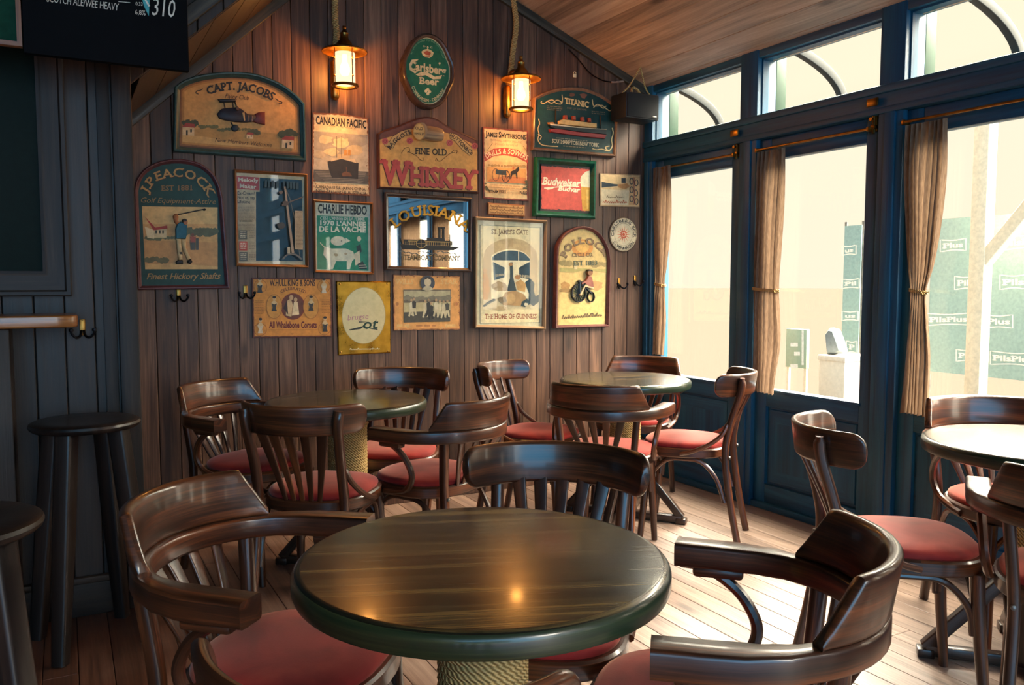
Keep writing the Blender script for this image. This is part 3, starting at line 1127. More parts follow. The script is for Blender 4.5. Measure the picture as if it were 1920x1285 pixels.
# ------------------------------------------------------------------ loudspeaker, cable, hooks
t = thing('loudspeaker', 'small black loudspeaker hung by cords from the ceiling in the window corner', 'loudspeaker', (3.2, 4.2, 2.27), world=True)
c = on_y(1205, 199, 4.16)
bx, bz = c.x, c.z
mb = MB(); mb.box((bx - .125, 4.16, bz - .078), (bx + .125, 4.32, bz + .078), .006)
mb.build('cabinet', paint('#15161a', .55, .1), t)
mb = MB(); mb.box((bx - .118, 4.152, bz - .071), (bx + .118, 4.1598, bz + .071), .003)
mb.build('grille', paint('#0b0c10', .8, .1), t)
mb = MB(); mb.box((bx + .07, 4.149, bz - .062), (bx + .10, 4.1518, bz - .056), .0005)
mb.build('badge', M['steel'], t)
ap = Vector((bx + .01, 4.2, zr(bx + .01) - .004))
for sx in (-1, 1):
    mb = MB(); mb.tube(bez([(bx + sx * .11, 4.22, bz + .078), tuple(Vector((bx + sx * .06, 4.215, bz + .13))), tuple(ap)], 5), .005, 6)
    mb.build('cord', M['rope'], t)
mb = MB(); mb.tube(bez([(bx - .02, 4.25, bz + .09), (bx - .03, 4.22, bz + .12), (bx + .01, 4.22, bz + .105), (bx + .04, 4.24, bz + .085)], 6), .008, 6)
mb.build('cord_knot', M['rope'], t)

mb = MB()
pw = [tuple(on_y(x, y, YB - .012)) for x, y in ((1066, 92), (1085, 112), (1105, 136), (1128, 150), (1148, 154))]
mb.tube(bez(pw, 6), .004, 6)
pw = [tuple(on_y(x, y, YB - .012)) for x, y in ((1146, 154), (1156, 154), (1178, 151), (1192, 154))]
mb.tube(bez(pw, 6), .006, 6, m=1)
tag(mb.build('cable', [M['iron'], paint('#b08a72', .6, .2)]), 'thin drooping cable with a taped end along the gable trim', 'cable')

mb = MB()
p = on_y(1077, 141, YB)
mb.box((p.x - .012, YB - .005, p.z - .014), (p.x + .012, YB - .0005, p.z + .008), .002)
mb.tube([(p.x + .009 * math.cos(a), YB - .004, p.z + .010 + .009 * math.sin(a)) for a in [PI * k / 10 for k in range(11)]], .0022, 6)
tag(mb.build('picture_hanger', paint('#d8c9a0', .5, .1)), 'empty pale picture hanger above the green ship sign', 'hanger')


def make_hook(lb):
    t = thing('coat_hook', lb, 'coat hook', group='double metal coat hooks')
    mb = MB(); mb.box((-.010, -.006, -.014), (.010, 0, .046), .003)
    mb.lathe([(0, 0), (.004, .001), (0, .003)], 8, (0, -.006, .04))
    mb.build('back_plate', M['brass'], t)
    for sx in (-1, 1):
        mb = MB()
        mb.tube(bez([(sx * .004, -.006, .004), (sx * .008, -.022, -.014), (sx * .022, -.036, -.020), (sx * .036, -.042, -.006), (sx * .038, -.044, .004)], 6), .0045, 8)
        mb.lathe([(0, -.008), (.0075, -.004), (.0085, .0), (.0075, .005), (0, .008)], 12, (sx * .038, -.044, .008))
        mb.build('prong', M['iron'], t)
    return t


hk = None
for px, py, y, lb in ((335, 557, YB, 'double coat hook under the golfer sign'),
                      (460, 552, YB, 'double coat hook at the left of the orange corset advertisement'),
                      (1160, 535, YB, 'double coat hook right of the penny-farthing sign, nearer to it'),
                      (1190, 530, YB, 'double coat hook nearest the window corner'),
                      (155, 622, YP, 'double coat hook on the left partition beside the ledge')):
    p = on_y(px, py, y)
    if hk is None:
        hk = make_hook(lb); hk.location = (p.x, y - .0005, p.z)
    else:
        dup(hk, (p.x, y - .0005, p.z), 0, lb)
# ------------------------------------------------------------------ lettering
CH = "ABCDEFGHIJKLMNOPQRSTUVWXYZabcdefghijklmnopqrstuvwxyz0123456789&.,-'?!/%"
GLY = {}
SERIF = {'A': ((0, 0), (1, 0)), 'B': ((0, 0), (0, 1)), 'C': ((1, 1),), 'D': ((0, 0), (0, 1)), 'E': ((0, 0), (0, 1)), 'F': ((0, 0), (0, 1)), 'G': ((1, 1),),
         'H': ((0, 0), (0, 1), (1, 0), (1, 1)), 'I': ((.5, 0), (.5, 1)), 'J': ((.8, 1),), 'K': ((0, 0), (0, 1), (1, 0), (1, 1)), 'L': ((0, 0), (0, 1)),
         'M': ((0, 0), (0, 1), (1, 0), (1, 1)), 'N': ((0, 0), (0, 1), (1, 1)), 'P': ((0, 0), (0, 1)), 'R': ((0, 0), (0, 1), (1, 0)), 'S': ((.95, .96), (.05, .04)),
         'T': ((.5, 0),), 'U': ((0, 1), (1, 1)), 'V': ((0, 1), (1, 1)), 'W': ((0, 1), (1, 1), (.5, 1)), 'X': ((0, 0), (0, 1), (1, 0), (1, 1)), 'Y': ((.5, 0), (0, 1), (1, 1)), '1': ((.6, 0),)}


def load_glyphs(weight):
    obs = []
    for ch in CH:
        for body in (ch, ch + '|'):
            cu = bpy.data.curves.new('g', 'FONT')
            cu.body, cu.resolution_u, cu.offset = body, 2, (weight if body == ch else 0)
            ob = bpy.data.objects.new('g', cu)
            COL.objects.link(ob)
            obs.append((ch, len(body), ob))
    cu = bpy.data.curves.new('g', 'FONT'); cu.body = '|'
    bar = bpy.data.objects.new('g', cu); COL.objects.link(bar)
    dg = bpy.context.evaluated_depsgraph_get()
    dg.update()

    def grab(o):
        e = o.evaluated_get(dg)
        m_ = e.to_mesh()
        v = [(q.co.x, q.co.y) for q in m_.vertices]
        f = [tuple(p.vertices) for p in m_.polygons]
        e.to_mesh_clear()
        return v, f
    bw = max(x for x, y in grab(bar)[0])
    tmp = {}
    for ch, n, o in obs:
        v, f = grab(o)
        if n == 1:
            tmp[ch] = [v, f, 0]
        else:
            tmp[ch][2] = max(x for x, y in v) - bw
    for ch, n, o in obs:
        c = o.data; bpy.data.objects.remove(o); bpy.data.curves.remove(c)
    c = bar.data; bpy.data.objects.remove(bar); bpy.data.curves.remove(c)
    GLY[weight] = tmp


for w_ in (0.0, .018, .034):
    load_glyphs(w_)
CAP = max(y for x, y in GLY[0.0]['H'][0])
LIGHT, BOLD, HEAVY = 0.0, .018, .034


class Art:
    """flat painted artwork: thin stacked layers on the plane y = const (or x = const)"""

    def __init__(s, off=.01, plane='y', base=None):
        s.v, s.f, s.m, s.mats = [], [], [], []
        s.plane, s.base = plane, (base if base is not None else YB - off)
        s.layer = 0
        s.rng = random.Random(11)

    def P(s, x, y, h=0.0):
        p = on_y(x, y, s.base) if s.plane == 'y' else on_x(x, y, s.base)
        if s.plane == 'y':
            p.y -= h
        else:
            p.x -= h
        return p

    def mat(s, c):
        mt = c if isinstance(c, bpy.types.Material) else paint(c)
        if mt not in s.mats:
            s.mats.append(mt)
        return s.mats.index(mt)

    def add(s, verts, faces, col, step=True):
        if step:
            s.layer += 1
        h = .00012 * s.layer
        b = len(s.v)
        s.v.extend(tuple(s.P(q[0], q[1], h + (q[2] if len(q) > 2 else 0.0))) for q in verts)
        k = s.mat(col)
        for f in faces:
            s.f.append(tuple(b + i for i in f)); s.m.append(k)

    def poly(s, pts, col):
        s.add(pts, [tuple(range(len(pts)))], col)

    def rect(s, x0, y0, x1, y1, col, sk=0.0):
        s.poly([(x0, y0), (x1, y0 + sk), (x1, y1 + sk), (x0, y1)], col)

    def ell(s, cx, cy, rx, ry, col, n=28):
        s.poly([(cx + rx * math.cos(2 * PI * i / n), cy + ry * math.sin(2 * PI * i / n)) for i in range(n)], col)

    def ring(s, cx, cy, rx, ry, w, col, n=32):
        v = []
        for i in range(n):
            a = 2 * PI * i / n
            v += [(cx + rx * math.cos(a), cy + ry * math.sin(a)), (cx + (rx - w) * math.cos(a), cy + (ry - w) * math.sin(a))]
        s.add(v, [(2 * i, 2 * ((i + 1) % n), 2 * ((i + 1) % n) + 1, 2 * i + 1) for i in range(n)], col)

    def line(s, pts, w, col, closed=False):
        P_ = [Vector(p) for p in pts]
        n = len(P_)
        v = []
        for i in range(n):
            a = P_[i - 1] if (i or closed) else P_[0]
            b = P_[(i + 1) % n] if (i < n - 1 or closed) else P_[-1]
            t = (b - a)
            t = t.normalized() if t.length > 1e-9 else Vector((1, 0))
            q = Vector((-t.y, t.x)) * w / 2
            v += [tuple(P_[i] + q), tuple(P_[i] - q)]
        s.add(v, [(2 * i, 2 * ((i + 1) % n), 2 * ((i + 1) % n) + 1, 2 * i + 1) for i in range(n if closed else n - 1)], col)

    def curve(s, pts, w, col):
        s.line([tuple(p)[:2] for p in bez([(x, y, 0) for x, y in pts], 6)], w, col)

    def blob(s, cx, cy, r, col, n=14, sq=.8):
        s.poly([(cx + r * (.75 + .4 * s.rng.random()) * math.cos(2 * PI * i / n), cy + sq * r * (.75 + .4 * s.rng.random()) * math.sin(2 * PI * i / n)) for i in range(n)], col)

    def trees(s, x0, x1, y, r, col, k=8, sl=0.0):
        for i in range(k):
            u = (i + .5) / k
            s.blob(x0 + (x1 - x0) * u, y + sl * u + s.rng.uniform(-r * .3, r * .3), r * s.rng.uniform(.7, 1.2), col, 12)

    def speck(s, x0, y0, x1, y1, k, r, col):
        for _ in range(k):
            s.blob(s.rng.uniform(x0, x1), s.rng.uniform(y0, y1), r * s.rng.uniform(.4, 1.3), col, 7)

    def jag(s, pts, col, amp=1.0, step=3.0):
        """closed outline with a chipped edge"""
        out = []
        for i in range(len(pts)):
            a, b = Vector(pts[i]), Vector(pts[(i + 1) % len(pts)])
            n = max(2, int((b - a).length / step))
            for k in range(n):
                p = a.lerp(b, k / n)
                out.append((p.x + s.rng.uniform(-amp, amp), p.y + s.rng.uniform(-amp, amp)))
        s.poly(out, col)

    def lines(s, x0, y0, x1, k, dy, h, col, sl=0.0, ragged=.15):
        """rows of small print too fine to read: broken strokes"""
        for i in range(k):
            y = y0 + i * dy
            x = x0
            while x < x1:
                w = s.rng.uniform(1.5, 5) * max(1, h)
                e = min(x + w, x1 - (s.rng.random() * ragged * (x1 - x0) if i == k - 1 else 0))
                if e > x + .3:
                    s.rect(x, y + sl * (x - x0), e, y + h + sl * (x - x0), col, sk=sl * (e - x))
                x += w + max(.6, h * .7)

    def scrawl(s, p0, p1, h, col, w=.8, k=16):
        """illegible handwriting"""
        a, b = Vector(p0), Vector(p1)
        pts = []
        for i in range(k * 2 + 1):
            p = a.lerp(b, i / (k * 2))
            hh = h * (s.rng.choice((.45, .5, .55, 1.0)) if i % 2 else 0)
            pts.append((p.x + s.rng.uniform(-.4, .4), p.y - hh))
        s.curve(pts, w, col)

    def text(s, t, p0, p1, h, col, w=BOLD, serif=False, shear=0.0, shadow=None, first=None):
        if shadow:
            dx, dy, sc = shadow
            s.text(t, (p0[0] + dx, p0[1] + dy), (p1[0] + dx, p1[1] + dy), h, sc, w, serif, shear, None, first)
        G = GLY[w]
        sizes = [first if (first and (i == 0 or t[i - 1] == ' ')) else 1.0 for i in range(len(t))]
        adv = [(G[c][2] if c in G else .3) * z for c, z in zip(t, sizes)]
        tot = sum(adv)
        L = Vector((p1[0] - p0[0], p1[1] - p0[1]))
        sx, sy = 1 / tot, h / CAP
        x = 0.0
        V, F = [], []
        for c, a, z in zip(t, adv, sizes):
            if c in G:
                vs, fs = s.glyph(c, w, serif)
                b = len(V)
                for gx, gy, gz in vs:
                    gx, gy = gx * z, gy * z
                    q = (x + gx) * sx
                    V.append((p0[0] + L.x * q + shear * gy * sy, p0[1] + L.y * q - gy * sy, gz))
                F += [tuple(b + i for i in f) for f in fs]
            x += a
        s.add(V, F, col)

    def glyph(s, c, w, serif):
        vs, fs, a = GLY[w][c]
        s.gk = (getattr(s, 'gk', 0) + 1) % 2
        vs, fs = [(x_, y_, .00001 * s.gk) for x_, y_ in vs], list(fs)
        if not serif or c not in SERIF:
            return vs, fs
        x0, x1 = min(v[0] for v in vs), max(v[0] for v in vs)
        st = .052 + w
        for si, (fx, fy) in enumerate(SERIF[c]):
            cx = x0 + st + (x1 - x0 - 2 * st) * fx
            hw, hh = .13 + w, .035 + w * .5
            cy = (CAP - hh) * fy + hh * (1 - fy)
            b = len(vs)
            dz = .00003 + .000012 * si + .000006 * s.gk
            vs += [(cx - hw, cy - hh, dz), (cx + hw, cy - hh, dz), (cx + hw, cy + hh, dz), (cx - hw, cy + hh, dz)]
            fs.append((b, b + 1, b + 2, b + 3))
        return vs, fs

    def arct(s, t, pts, h, col, w=BOLD, serif=False, shadow=None, upright=0.0):
        """letters spread along a curved baseline"""
        if shadow:
            dx, dy, sc = shadow
            s.arct(t, [(x + dx, y + dy) for x, y in pts], h, sc, w, serif)
        Q = [tuple(p)[:2] for p in bez([(x, y, 0) for x, y in pts], 10)]
        acc = [0.0]
        for i in range(1, len(Q)):
            acc.append(acc[-1] + math.hypot(Q[i][0] - Q[i - 1][0], Q[i][1] - Q[i - 1][1]))
        G = GLY[w]
        adv = [G[c][2] if c in G else .3 for c in t]
        tot = sum(adv)
        sx, sy = acc[-1] / tot, h / CAP

        def at(d):
            d = min(max(d, 0), acc[-1] - 1e-6)
            for i in range(1, len(acc)):
                if d <= acc[i]:
                    u = (d - acc[i - 1]) / max(1e-9, acc[i] - acc[i - 1])
                    a, b = Vector(Q[i - 1]), Vector(Q[i])
                    return a.lerp(b, u), (b - a).normalized()
            return Vector(Q[-1]), Vector((1, 0))
        x = 0.0
        V, F = [], []
        for c, a in zip(t, adv):
            if c in G:
                vs, fs = s.glyph(c, w, serif)
                m_, tg = at((x + a / 2) * sx)
                tg = tg.lerp(Vector((1, 0)), upright).normalized()
                up = Vector((tg.y, -tg.x))
                b = len(V)
                for gx, gy, gz in vs:
                    q = m_ + tg * ((gx - a / 2) * sx) + up * (gy * sy)
                    V.append((q.x, q.y, gz))
                F += [tuple(b + i for i in f) for f in fs]
            x += a
        s.add(V, F, col)

    def build(s, name, parent):
        mb_ = MB()
        mb_.v, mb_.f, mb_.mi = s.v, s.f, s.m
        mb_.uv = [[(s.v[i][0], s.v[i][2]) for i in f] for f in s.f]
        return mb_.build(name, s.mats, parent, smooth=0, fix=False)


def plane2(pts, y):
    return [(q.x, q.z) for q in (on_y(px, py, y) for px, py in pts)]


def board(t, name, pts, off, mat, bev=.003):
    """solid board with the given front outline (photo frame), front face at distance off from the wall"""
    o = plane2(pts, YB - off)
    mb_ = MB()
    mb_.rings(o, [(0, .0006), (0, off - bev), (bev, off)], lambda x, y, h: (x, YB - h, y), cap0=True, cap1=True)
    return mb_.build(name, mat, t)


def frame(t, pts, off, w, mat, name='frame', prof=None):
    o = plane2(pts, YB - off)
    pr = prof or [(0, .0006), (0, off - .005), (.005, off), (w * .45, off - .001), (w * .6, off - .006), (w * .9, off - .010), (w, off - .012), (w, .003)]
    mb_ = MB()
    mb_.rings(o, pr, lambda x, y, h: (x, YB - h, y))
    return mb_.build(name, mat, t)


def relief(t, name, items, base, bev=.003):
    """carved figure standing proud of a sign; items: (outline px, height, colour)"""
    mb_ = MB()
    mats = []
    for pts, h, col in items:
        mt = col if isinstance(col, bpy.types.Material) else paint(col)
        if mt not in mats:
            mats.append(mt)
        o = plane2(pts, YB - base)
        mb_.rings(o, [(0, base - .001), (0, base + h * .55), (bev * .5, base + h * .85), (bev * 1.3, base + h)], lambda x, y, q: (x, YB - q, y), m=mats.index(mt), cap1=True)
    return mb_.build(name, mats, t, smooth=50)


def ellp(cx, cy, rx, ry, n=20, a0=0.0):
    return [(cx + rx * math.cos(2 * PI * i / n + a0), cy + ry * math.sin(2 * PI * i / n + a0)) for i in range(n)]


def arch(pts, n=8):
    return [tuple(p)[:2] for p in bez([(x, y, 0) for x, y in pts], n)]


def bar(a, b, w):
    a, b = Vector(a), Vector(b)
    q = (b - a).normalized()
    q = Vector((-q.y, q.x)) * w / 2
    return [tuple(a + q), tuple(b + q), tuple(b - q), tuple(a - q)]


def sign(name, label, cat, px, py, off=.02):
    p = on_y(px, py, YB)
    return thing(name, label, cat, (p.x, YB, p.z), group='old signs and pictures on the boarded wall', world=True)


def inset(pts, d):
    """inset in the photo frame (outline clockwise on screen or not)"""
    return off2d(ccw(pts), d)


def screw_heads(t, pts, off):
    for x, y in pts:
        p = on_y(x, y, YB - off)
        mb_ = MB()
        mb_.lathe([(.006, 0), (.0055, .002), (.003, .0035), (0, .004)], 12)
        mb_.v = [(p.x + a, YB - off - c, p.z + b) for a, b, c in mb_.v]
        mb_.build('screw', M['brass'], t)


# ---- 1 airship club sign
t = sign('carved_sign', 'wide arched orange sign with a carved flying machine, dark green frame, top left', 'sign', 448, 220)
top = arch([(327, 163), (345, 150), (380, 139), (430, 134), (480, 138), (525, 155), (555, 176), (572, 194)])
out = top + [(575, 302), (325, 284)]
frame(t, out, .034, .026, paint('#24423f', .4, .2))
ins = inset(out, 7)
board(t, 'panel', ins, .014, paint('#5a3a22'))
A = Art(.0142)
A.poly(inset(out, 8.5), '#5f3c22'); A.poly(inset(out, 12), '#8d5a2c'); A.poly(inset(out, 15), '#b67c3c'); A.poly(inset(out, 19), '#d09550')
A.poly([(342, 245), (400, 240), (470, 246), (552, 254), (554, 281), (342, 268)], '#b98645')
A.poly([(342, 252), (380, 256), (470, 272), (500, 278), (342, 266)], '#cf9d5a')
A.trees(345, 368, 231, 7, '#4a4a2c', 5); A.trees(372, 408, 238, 4, '#6f6537', 8); A.trees(408, 470, 243, 4, '#6a5f35', 10); A.trees(468, 485, 248, 7, '#525030', 4); A.trees(525, 556, 250, 8, '#4a4a2c', 6)
for (x, y, w, h) in ((342, 238, 22, 16), (462, 252, 12, 8), (528, 262, 22, 16)):
    A.rect(x, y, x + w, y + h, '#d7b280', 1); A.poly([(x - 1, y), (x + w * .3, y - h * .45), (x + w + 1, y - h * .3), (x + w + 1, y + 2)], '#a2402f')
    A.rect(x + w * .3, y + h * .4, x + w * .45, y + h, '#3a3322'); A.rect(x + w * .65, y + h * .3, x + w * .8, y + h * .65, '#3a3322')
A.arct('CAPT. JACOBS', [(389, 178), (415, 171), (445, 169), (478, 175), (510, 189)], 14.5, '#26221c', HEAVY, True)
A.text('Flying Club', (421, 184), (466, 188), 8, '#2c261d', LIGHT, shear=.25)
A.curve([(372, 177), (367, 175), (369, 171), (375, 170), (380, 167)], 1.6, '#26221c'); A.curve([(516, 185), (522, 190), (528, 192), (527, 195), (522, 194)], 1.6, '#26221c')
A.text("New Members Welcome", (402, 266), (509, 276), 7, '#38301f', LIGHT, shear=.3)
A.build('painting', t)
z = lambda P: [(310 + x / 6.764, 120 + y / 6.764) for x, y in P]
relief(t, 'flying_machine', [
    (z([(650, 640), (700, 580), (760, 560), (900, 555), (960, 575), (1040, 640), (1130, 650), (1150, 690), (1110, 740), (1000, 745), (880, 740), (760, 720), (680, 695)]), .016, '#2c2a33'),
    (z([(660, 450), (885, 445), (890, 485), (690, 495)]), .018, '#23252b'),
    (z(bar((740, 490), (755, 565), 10)), .012, '#3a2a20'), (z(bar((850, 485), (860, 560), 10)), .012, '#3a2a20'), (z(bar((880, 485), (905, 555), 10)), .012, '#3a2a20'),
    (z([(1130, 640), (1180, 615), (1262, 612), (1262, 775), (1170, 760), (1110, 735)]), .013, '#6e2a26'),
    (z([(960, 620), (1000, 615), (1010, 730), (985, 735)]), .018, '#c7a06a'), (z([(1030, 650), (1048, 650), (1048, 740), (1030, 740)]), .018, '#b98f7d'), (z([(1085, 655), (1100, 655), (1100, 740), (1085, 740)]), .018, '#b98f7d'),
    (z(bar((830, 740), (880, 830), 16)), .012, '#23252b'), (z(ellp(880, 815, 48, 44)), .014, '#1d2b33'),
    (z(ellp(905, 575, 26, 30)), .022, '#5c3a26')], .0146)

# ---- 2 golf outfitter sign
t = sign('carved_sign', 'round-topped green sign with a carved golfer, purple-brown rim, farthest left', 'sign', 335, 420)
top = arch([(251, 357), (257, 335), (272, 316), (300, 302), (336, 298), (372, 305), (398, 323), (412, 347), (418, 371)])
out = top + [(431, 541), (258, 544)]
frame(t, out, .034, .020, paint('#5a3234', .4, .2))
board(t, 'panel', inset(out, 6), .016, paint('#17352f', .5))
A = Art(.0162)
A.poly(inset(out, 9), '#1a4038')
A.poly([(266, 387), (408, 389), (408, 505), (272, 505)], '#cf9c60')
A.poly([(266, 387), (408, 389), (408, 420), (268, 420)], '#d9ae70')
A.trees(345, 407, 435, 9, '#5c5d44', 9); A.trees(272, 300, 447, 5, '#6c6846', 6); A.trees(300, 345, 446, 5, '#747050', 7)
A.poly([(270, 451), (408, 455), (408, 505), (272, 505)], '#c48f58'); A.trees(273, 312, 487, 7, '#6b6140', 7); A.poly([(272, 496), (330, 494), (408, 500), (408, 505), (272, 505)], '#d2a468')
A.poly([(271, 425), (289, 432), (289, 448), (276, 446)], '#e0c79a'); A.rect(289, 430, 312, 446, '#d7ba8c'); A.poly([(271, 406), (291, 427), (313, 423), (314, 429), (288, 432)], '#a83a2e')
for x in (291, 298, 304): A.rect(x, 432, x + 3, 438, '#3e3a2c')
A.poly([(356, 450), (366, 450), (366, 469), (357, 469)], '#4b4a44'); A.ell(361, 441, 3, 3.6, '#7a4a38'); A.poly([(356, 444), (367, 444), (366, 455), (357, 455)], '#9b5142'); A.rect(367, 447, 372, 469, '#50504a')
A.arct('J.PEACOCK', [(277, 362), (291, 342), (312, 334), (336, 332), (360, 338), (378, 352), (389, 368)], 16, '#b98a4d', BOLD, True, shadow=(1, 1, '#4d2f22'))
A.text('EST 1881', (302, 358), (362, 357), 9.5, '#8f6b41', BOLD, True)
A.text('Golf Equipment-Attire', (262, 380), (404, 383), 9.5, '#a37d4a', LIGHT, shear=.3)
A.text('Finest Hickory Shafts', (274, 524), (412, 523), 11, '#a37d4a', BOLD, shear=.3)
A.build('painting', t)
z = lambda P: [(240 + x / 4.283, 280 + y / 4.283) for x, y in P]
relief(t, 'golfer_figure', [
    (z([(378, 640), (392, 600), (420, 582), (458, 592), (474, 615), (470, 690), (462, 722), (380, 722)]), .020, '#1d5f70'),
    (z([(358, 540), (372, 520), (395, 520), (405, 545), (398, 575), (412, 592), (392, 612), (372, 590)]), .018, '#a8683f'),
    (z(ellp(456, 588, 21, 25)), .022, '#9c6340'), (z(ellp(452, 574, 21, 14)), .023, '#2c2019'),
    (z(bar((395, 527), (612, 482), 9)), .014, '#2d241d'), (z(ellp(612, 486, 12, 9)), .016, '#1f1a16'),
    (z([(382, 718), (425, 720), (428, 800), (436, 890), (404, 895), (392, 820)]), .019, '#cbb083'),
    (z([(420, 720), (465, 720), (462, 790), (504, 880), (474, 893), (436, 810)]), .017, '#bfa376'),
    (z([(404, 822), (434, 822), (436, 850), (406, 850)]), .020, '#3b342a'),
    (z([(380, 905), (400, 890), (438, 890), (440, 922), (384, 925)]), .021, '#241b17'), (z([(474, 892), (504, 880), (516, 905), (500, 924), (474, 916)]), .019, '#241b17')], .0166)

# ---- 3 framed music paper
t = sign('framed_poster', 'wood-framed music newspaper page with a red title box, beside the golfer sign', 'picture', 508, 410)
out = [(439, 317), (577, 326), (579, 502), (443, 499)]
frame(t, out, .034, .014, M['frame_oak'])
board(t, 'backing', inset(out, 3), .010, paint('#c9b28a'))
A = Art(.0102)
A.poly(inset(out, 3.5), '#d8b98a'); A.poly([(445, 330), (568, 338), (571, 492), (448, 491)], '#c8ab82')
A.poly([(487, 333), (566, 338), (568, 490), (480, 489), (480, 360), (487, 360)], '#1b3035')
A.poly([(444, 330), (486, 333), (486, 357), (444, 354)], '#b93b30')
A.text('Melody', (446, 340), (484, 342), 7, '#ead6b4', HEAVY); A.text('Maker', (449, 352), (480, 354), 7, '#ead6b4', HEAVY)
for s_, y, x1 in (('Ex-Cream?', 365, 478), ('Not us, say', 373, 478), ('Lifetime', 381, 469)):
    A.text(s_, (445, y), (x1, y + .8), 6, '#2b2622', BOLD)
A.lines(446, 386, 477, 13, 2.2, .9, '#8a7760'); A.lines(448, 414, 477, 1, 2, 2, '#3a332b'); A.lines(446, 421, 477, 6, 2.2, .9, '#8a7760')
for y, c in ((432, '#5c5a50'), (453, '#b9453a'), (473, '#5c5a50')):
    A.rect(447, y, 462, y + 17, c, .3); A.lines(449, y + 3, 460, 4, 3.2, 1.2, '#d8c6a4'); A.lines(465, y + 1, 477, 5, 3, 1, '#7e6c57')
for i, x in enumerate((494, 500, 507, 516, 528, 535, 541, 547, 553)): A.rect(x, 339 + .5 * i, x + 4, 352 + .5 * i, '#33474a', .2)
A.poly([(530, 351), (533, 351), (549, 475), (544, 475)], '#a98d70'); A.line([(532, 352), (541, 375), (552, 420), (560, 487)], 1.2, '#6f6553')
A.line([(526, 386), (540, 380), (556, 374), (566, 370)], 2.2, '#6b5646'); A.blob(533, 382, 6, '#57493d'); A.blob(524, 362, 4, '#6b5a4a'); A.blob(525, 424, 8, '#4c463d')
A.poly([(550, 396), (565, 397), (565, 469), (550, 468)], '#b69d78'); A.lines(551, 399, 564, 28, 2.4, .9, '#8d7659')
A.curve([(526, 487), (536, 478), (550, 478), (562, 487)], 3, '#75695a'); A.rect(535, 464, 540, 476, '#c0ab86')
A.build('print', t)
mb = MB(); o = plane2(inset(out, 4), YB - .016); mb.rings(o, [(0, .014), (0, .016)], lambda x, y, h: (x, YB - h, y), cap0=True, cap1=True); mb.build('glass', M['picglass'], t, smooth=0)

# ---- 4 ocean liner tin poster
t = sign('tin_poster', 'rusty-edged tin poster of an ocean liner under a cloudy sky, below the left lantern', 'poster', 640, 288)
out = [(586, 211), (640, 213), (691, 222), (694, 368), (584, 361)]
board(t, 'plate', out, .006, paint('#7d4a2a', .5, .3), .001)
A = Art(.0062)
A.jag(inset(out, 1.0), '#8d5630', 1.0); A.jag(inset(out, 3.2), '#d9bd8c', 1.1)
A.text('CANADIAN PACIFIC', (592, 232), (687, 241), 14, '#241c18', HEAVY)
A.text('SPANS THE WORLD', (614, 237), (668, 243), 3, '#5a4a3a', LIGHT)
A.poly([(589, 246), (690, 254), (691, 346), (588, 340)], '#b8a88c'); A.poly([(589, 246), (690, 254), (690, 270), (640, 290), (589, 280)], '#a3957f')
for x, y, r, c in ((610, 262, 14, '#cdb98f'), (640, 268, 17, '#d8c08f'), (666, 282, 16, '#c4ab80'), (600, 290, 13, '#bda886'), (676, 262, 10, '#a89a80'), (622, 285, 14, '#d3b98a')): A.blob(x, y, r, c, 16, .6)
A.poly([(588, 318), (691, 322), (691, 346), (588, 340)], '#5c574d')
for k in range(7): A.line([(590 + k * 3, 322 + k * 3), (620 + k * 8, 323 + k * 3.1), (686 - k, 325 + k * 3.1)], .9, '#8b8170')
A.poly([(614, 303), (640, 297), (672, 306), (671, 336), (622, 333), (617, 318)], '#33302d'); A.poly([(622, 297), (664, 298), (668, 306), (640, 298), (620, 303)], '#ccb58f'); A.rect(633, 289, 656, 298, '#bfa47b', 1)
for x in (645, 652): A.poly([(x, 281), (x + 5, 281), (x + 5.5, 292), (x - .5, 292)], '#b6803d')
for x in (631, 640): A.line([(x, 256), (x, 296)], .8, '#574b3e')
A.poly([(640, 326), (646, 322), (656, 324), (660, 331), (642, 331)], '#6b4a35'); A.line([(649, 313), (649, 324)], 1, '#6b4a35')
A.text('MOST CONVENIENT ROUTE TO', (610, 346), (670, 349), 2.4, '#6a5a46', LIGHT)
A.text('CANADA-U.S.A.-JAPAN-CHINA.', (592, 353), (686, 358), 5.4, '#3a2f26', BOLD, first=1.15)
A.text('NEW ZEALAND & AUSTRALIA', (592, 361), (687, 366), 5.4, '#3a2f26', BOLD, first=1.2)
A.speck(586, 338, 592, 362, 14, 1.2, '#7a4526'); A.speck(687, 230, 693, 366, 26, 1.1, '#7a4526')
A.build('print', t)

# ---- 5 satirical weekly cover
t = sign('framed_poster', 'framed green magazine cover with a white cow, under the ocean liner poster', 'picture', 644, 444)
out = [(588, 374), (700, 380), (702, 515), (590, 511)]
frame(t, out, .032, .013, M['frame_oak'])
board(t, 'backing', inset(out, 3), .010, paint('#d0c6aa'))
A = Art(.0102)
A.poly(inset(out, 3), '#d8ceb2'); A.poly([(594, 404), (690, 408), (691, 508), (595, 505)], '#2a8a68')
A.text('CHARLIE HEBDO', (596, 399), (688, 403), 16, '#2c2924', HEAVY)
A.text("C'EST L'ANNEE DE LA FEMME", (600, 412), (684, 414), 6, '#d9d4be', BOLD)
A.text("1970 L'ANNEE", (598, 422), (686, 425), 8.5, '#e6e0c8', HEAVY)
A.text('DE LA VACHE', (598, 434), (686, 436), 9.5, '#ece6ce', HEAVY)
A.ell(634, 452, 14, 9, '#e2dabd'); A.poly([(648, 446), (657, 452), (648, 456)], '#e2dabd'); A.ell(640, 452, 1, 1, '#333333')
A.poly([(608, 462), (622, 466), (648, 466), (662, 472), (666, 484), (660, 490), (656, 505), (650, 505), (650, 490), (630, 490), (624, 505), (616, 505), (614, 488), (606, 478)], '#e2dabd')
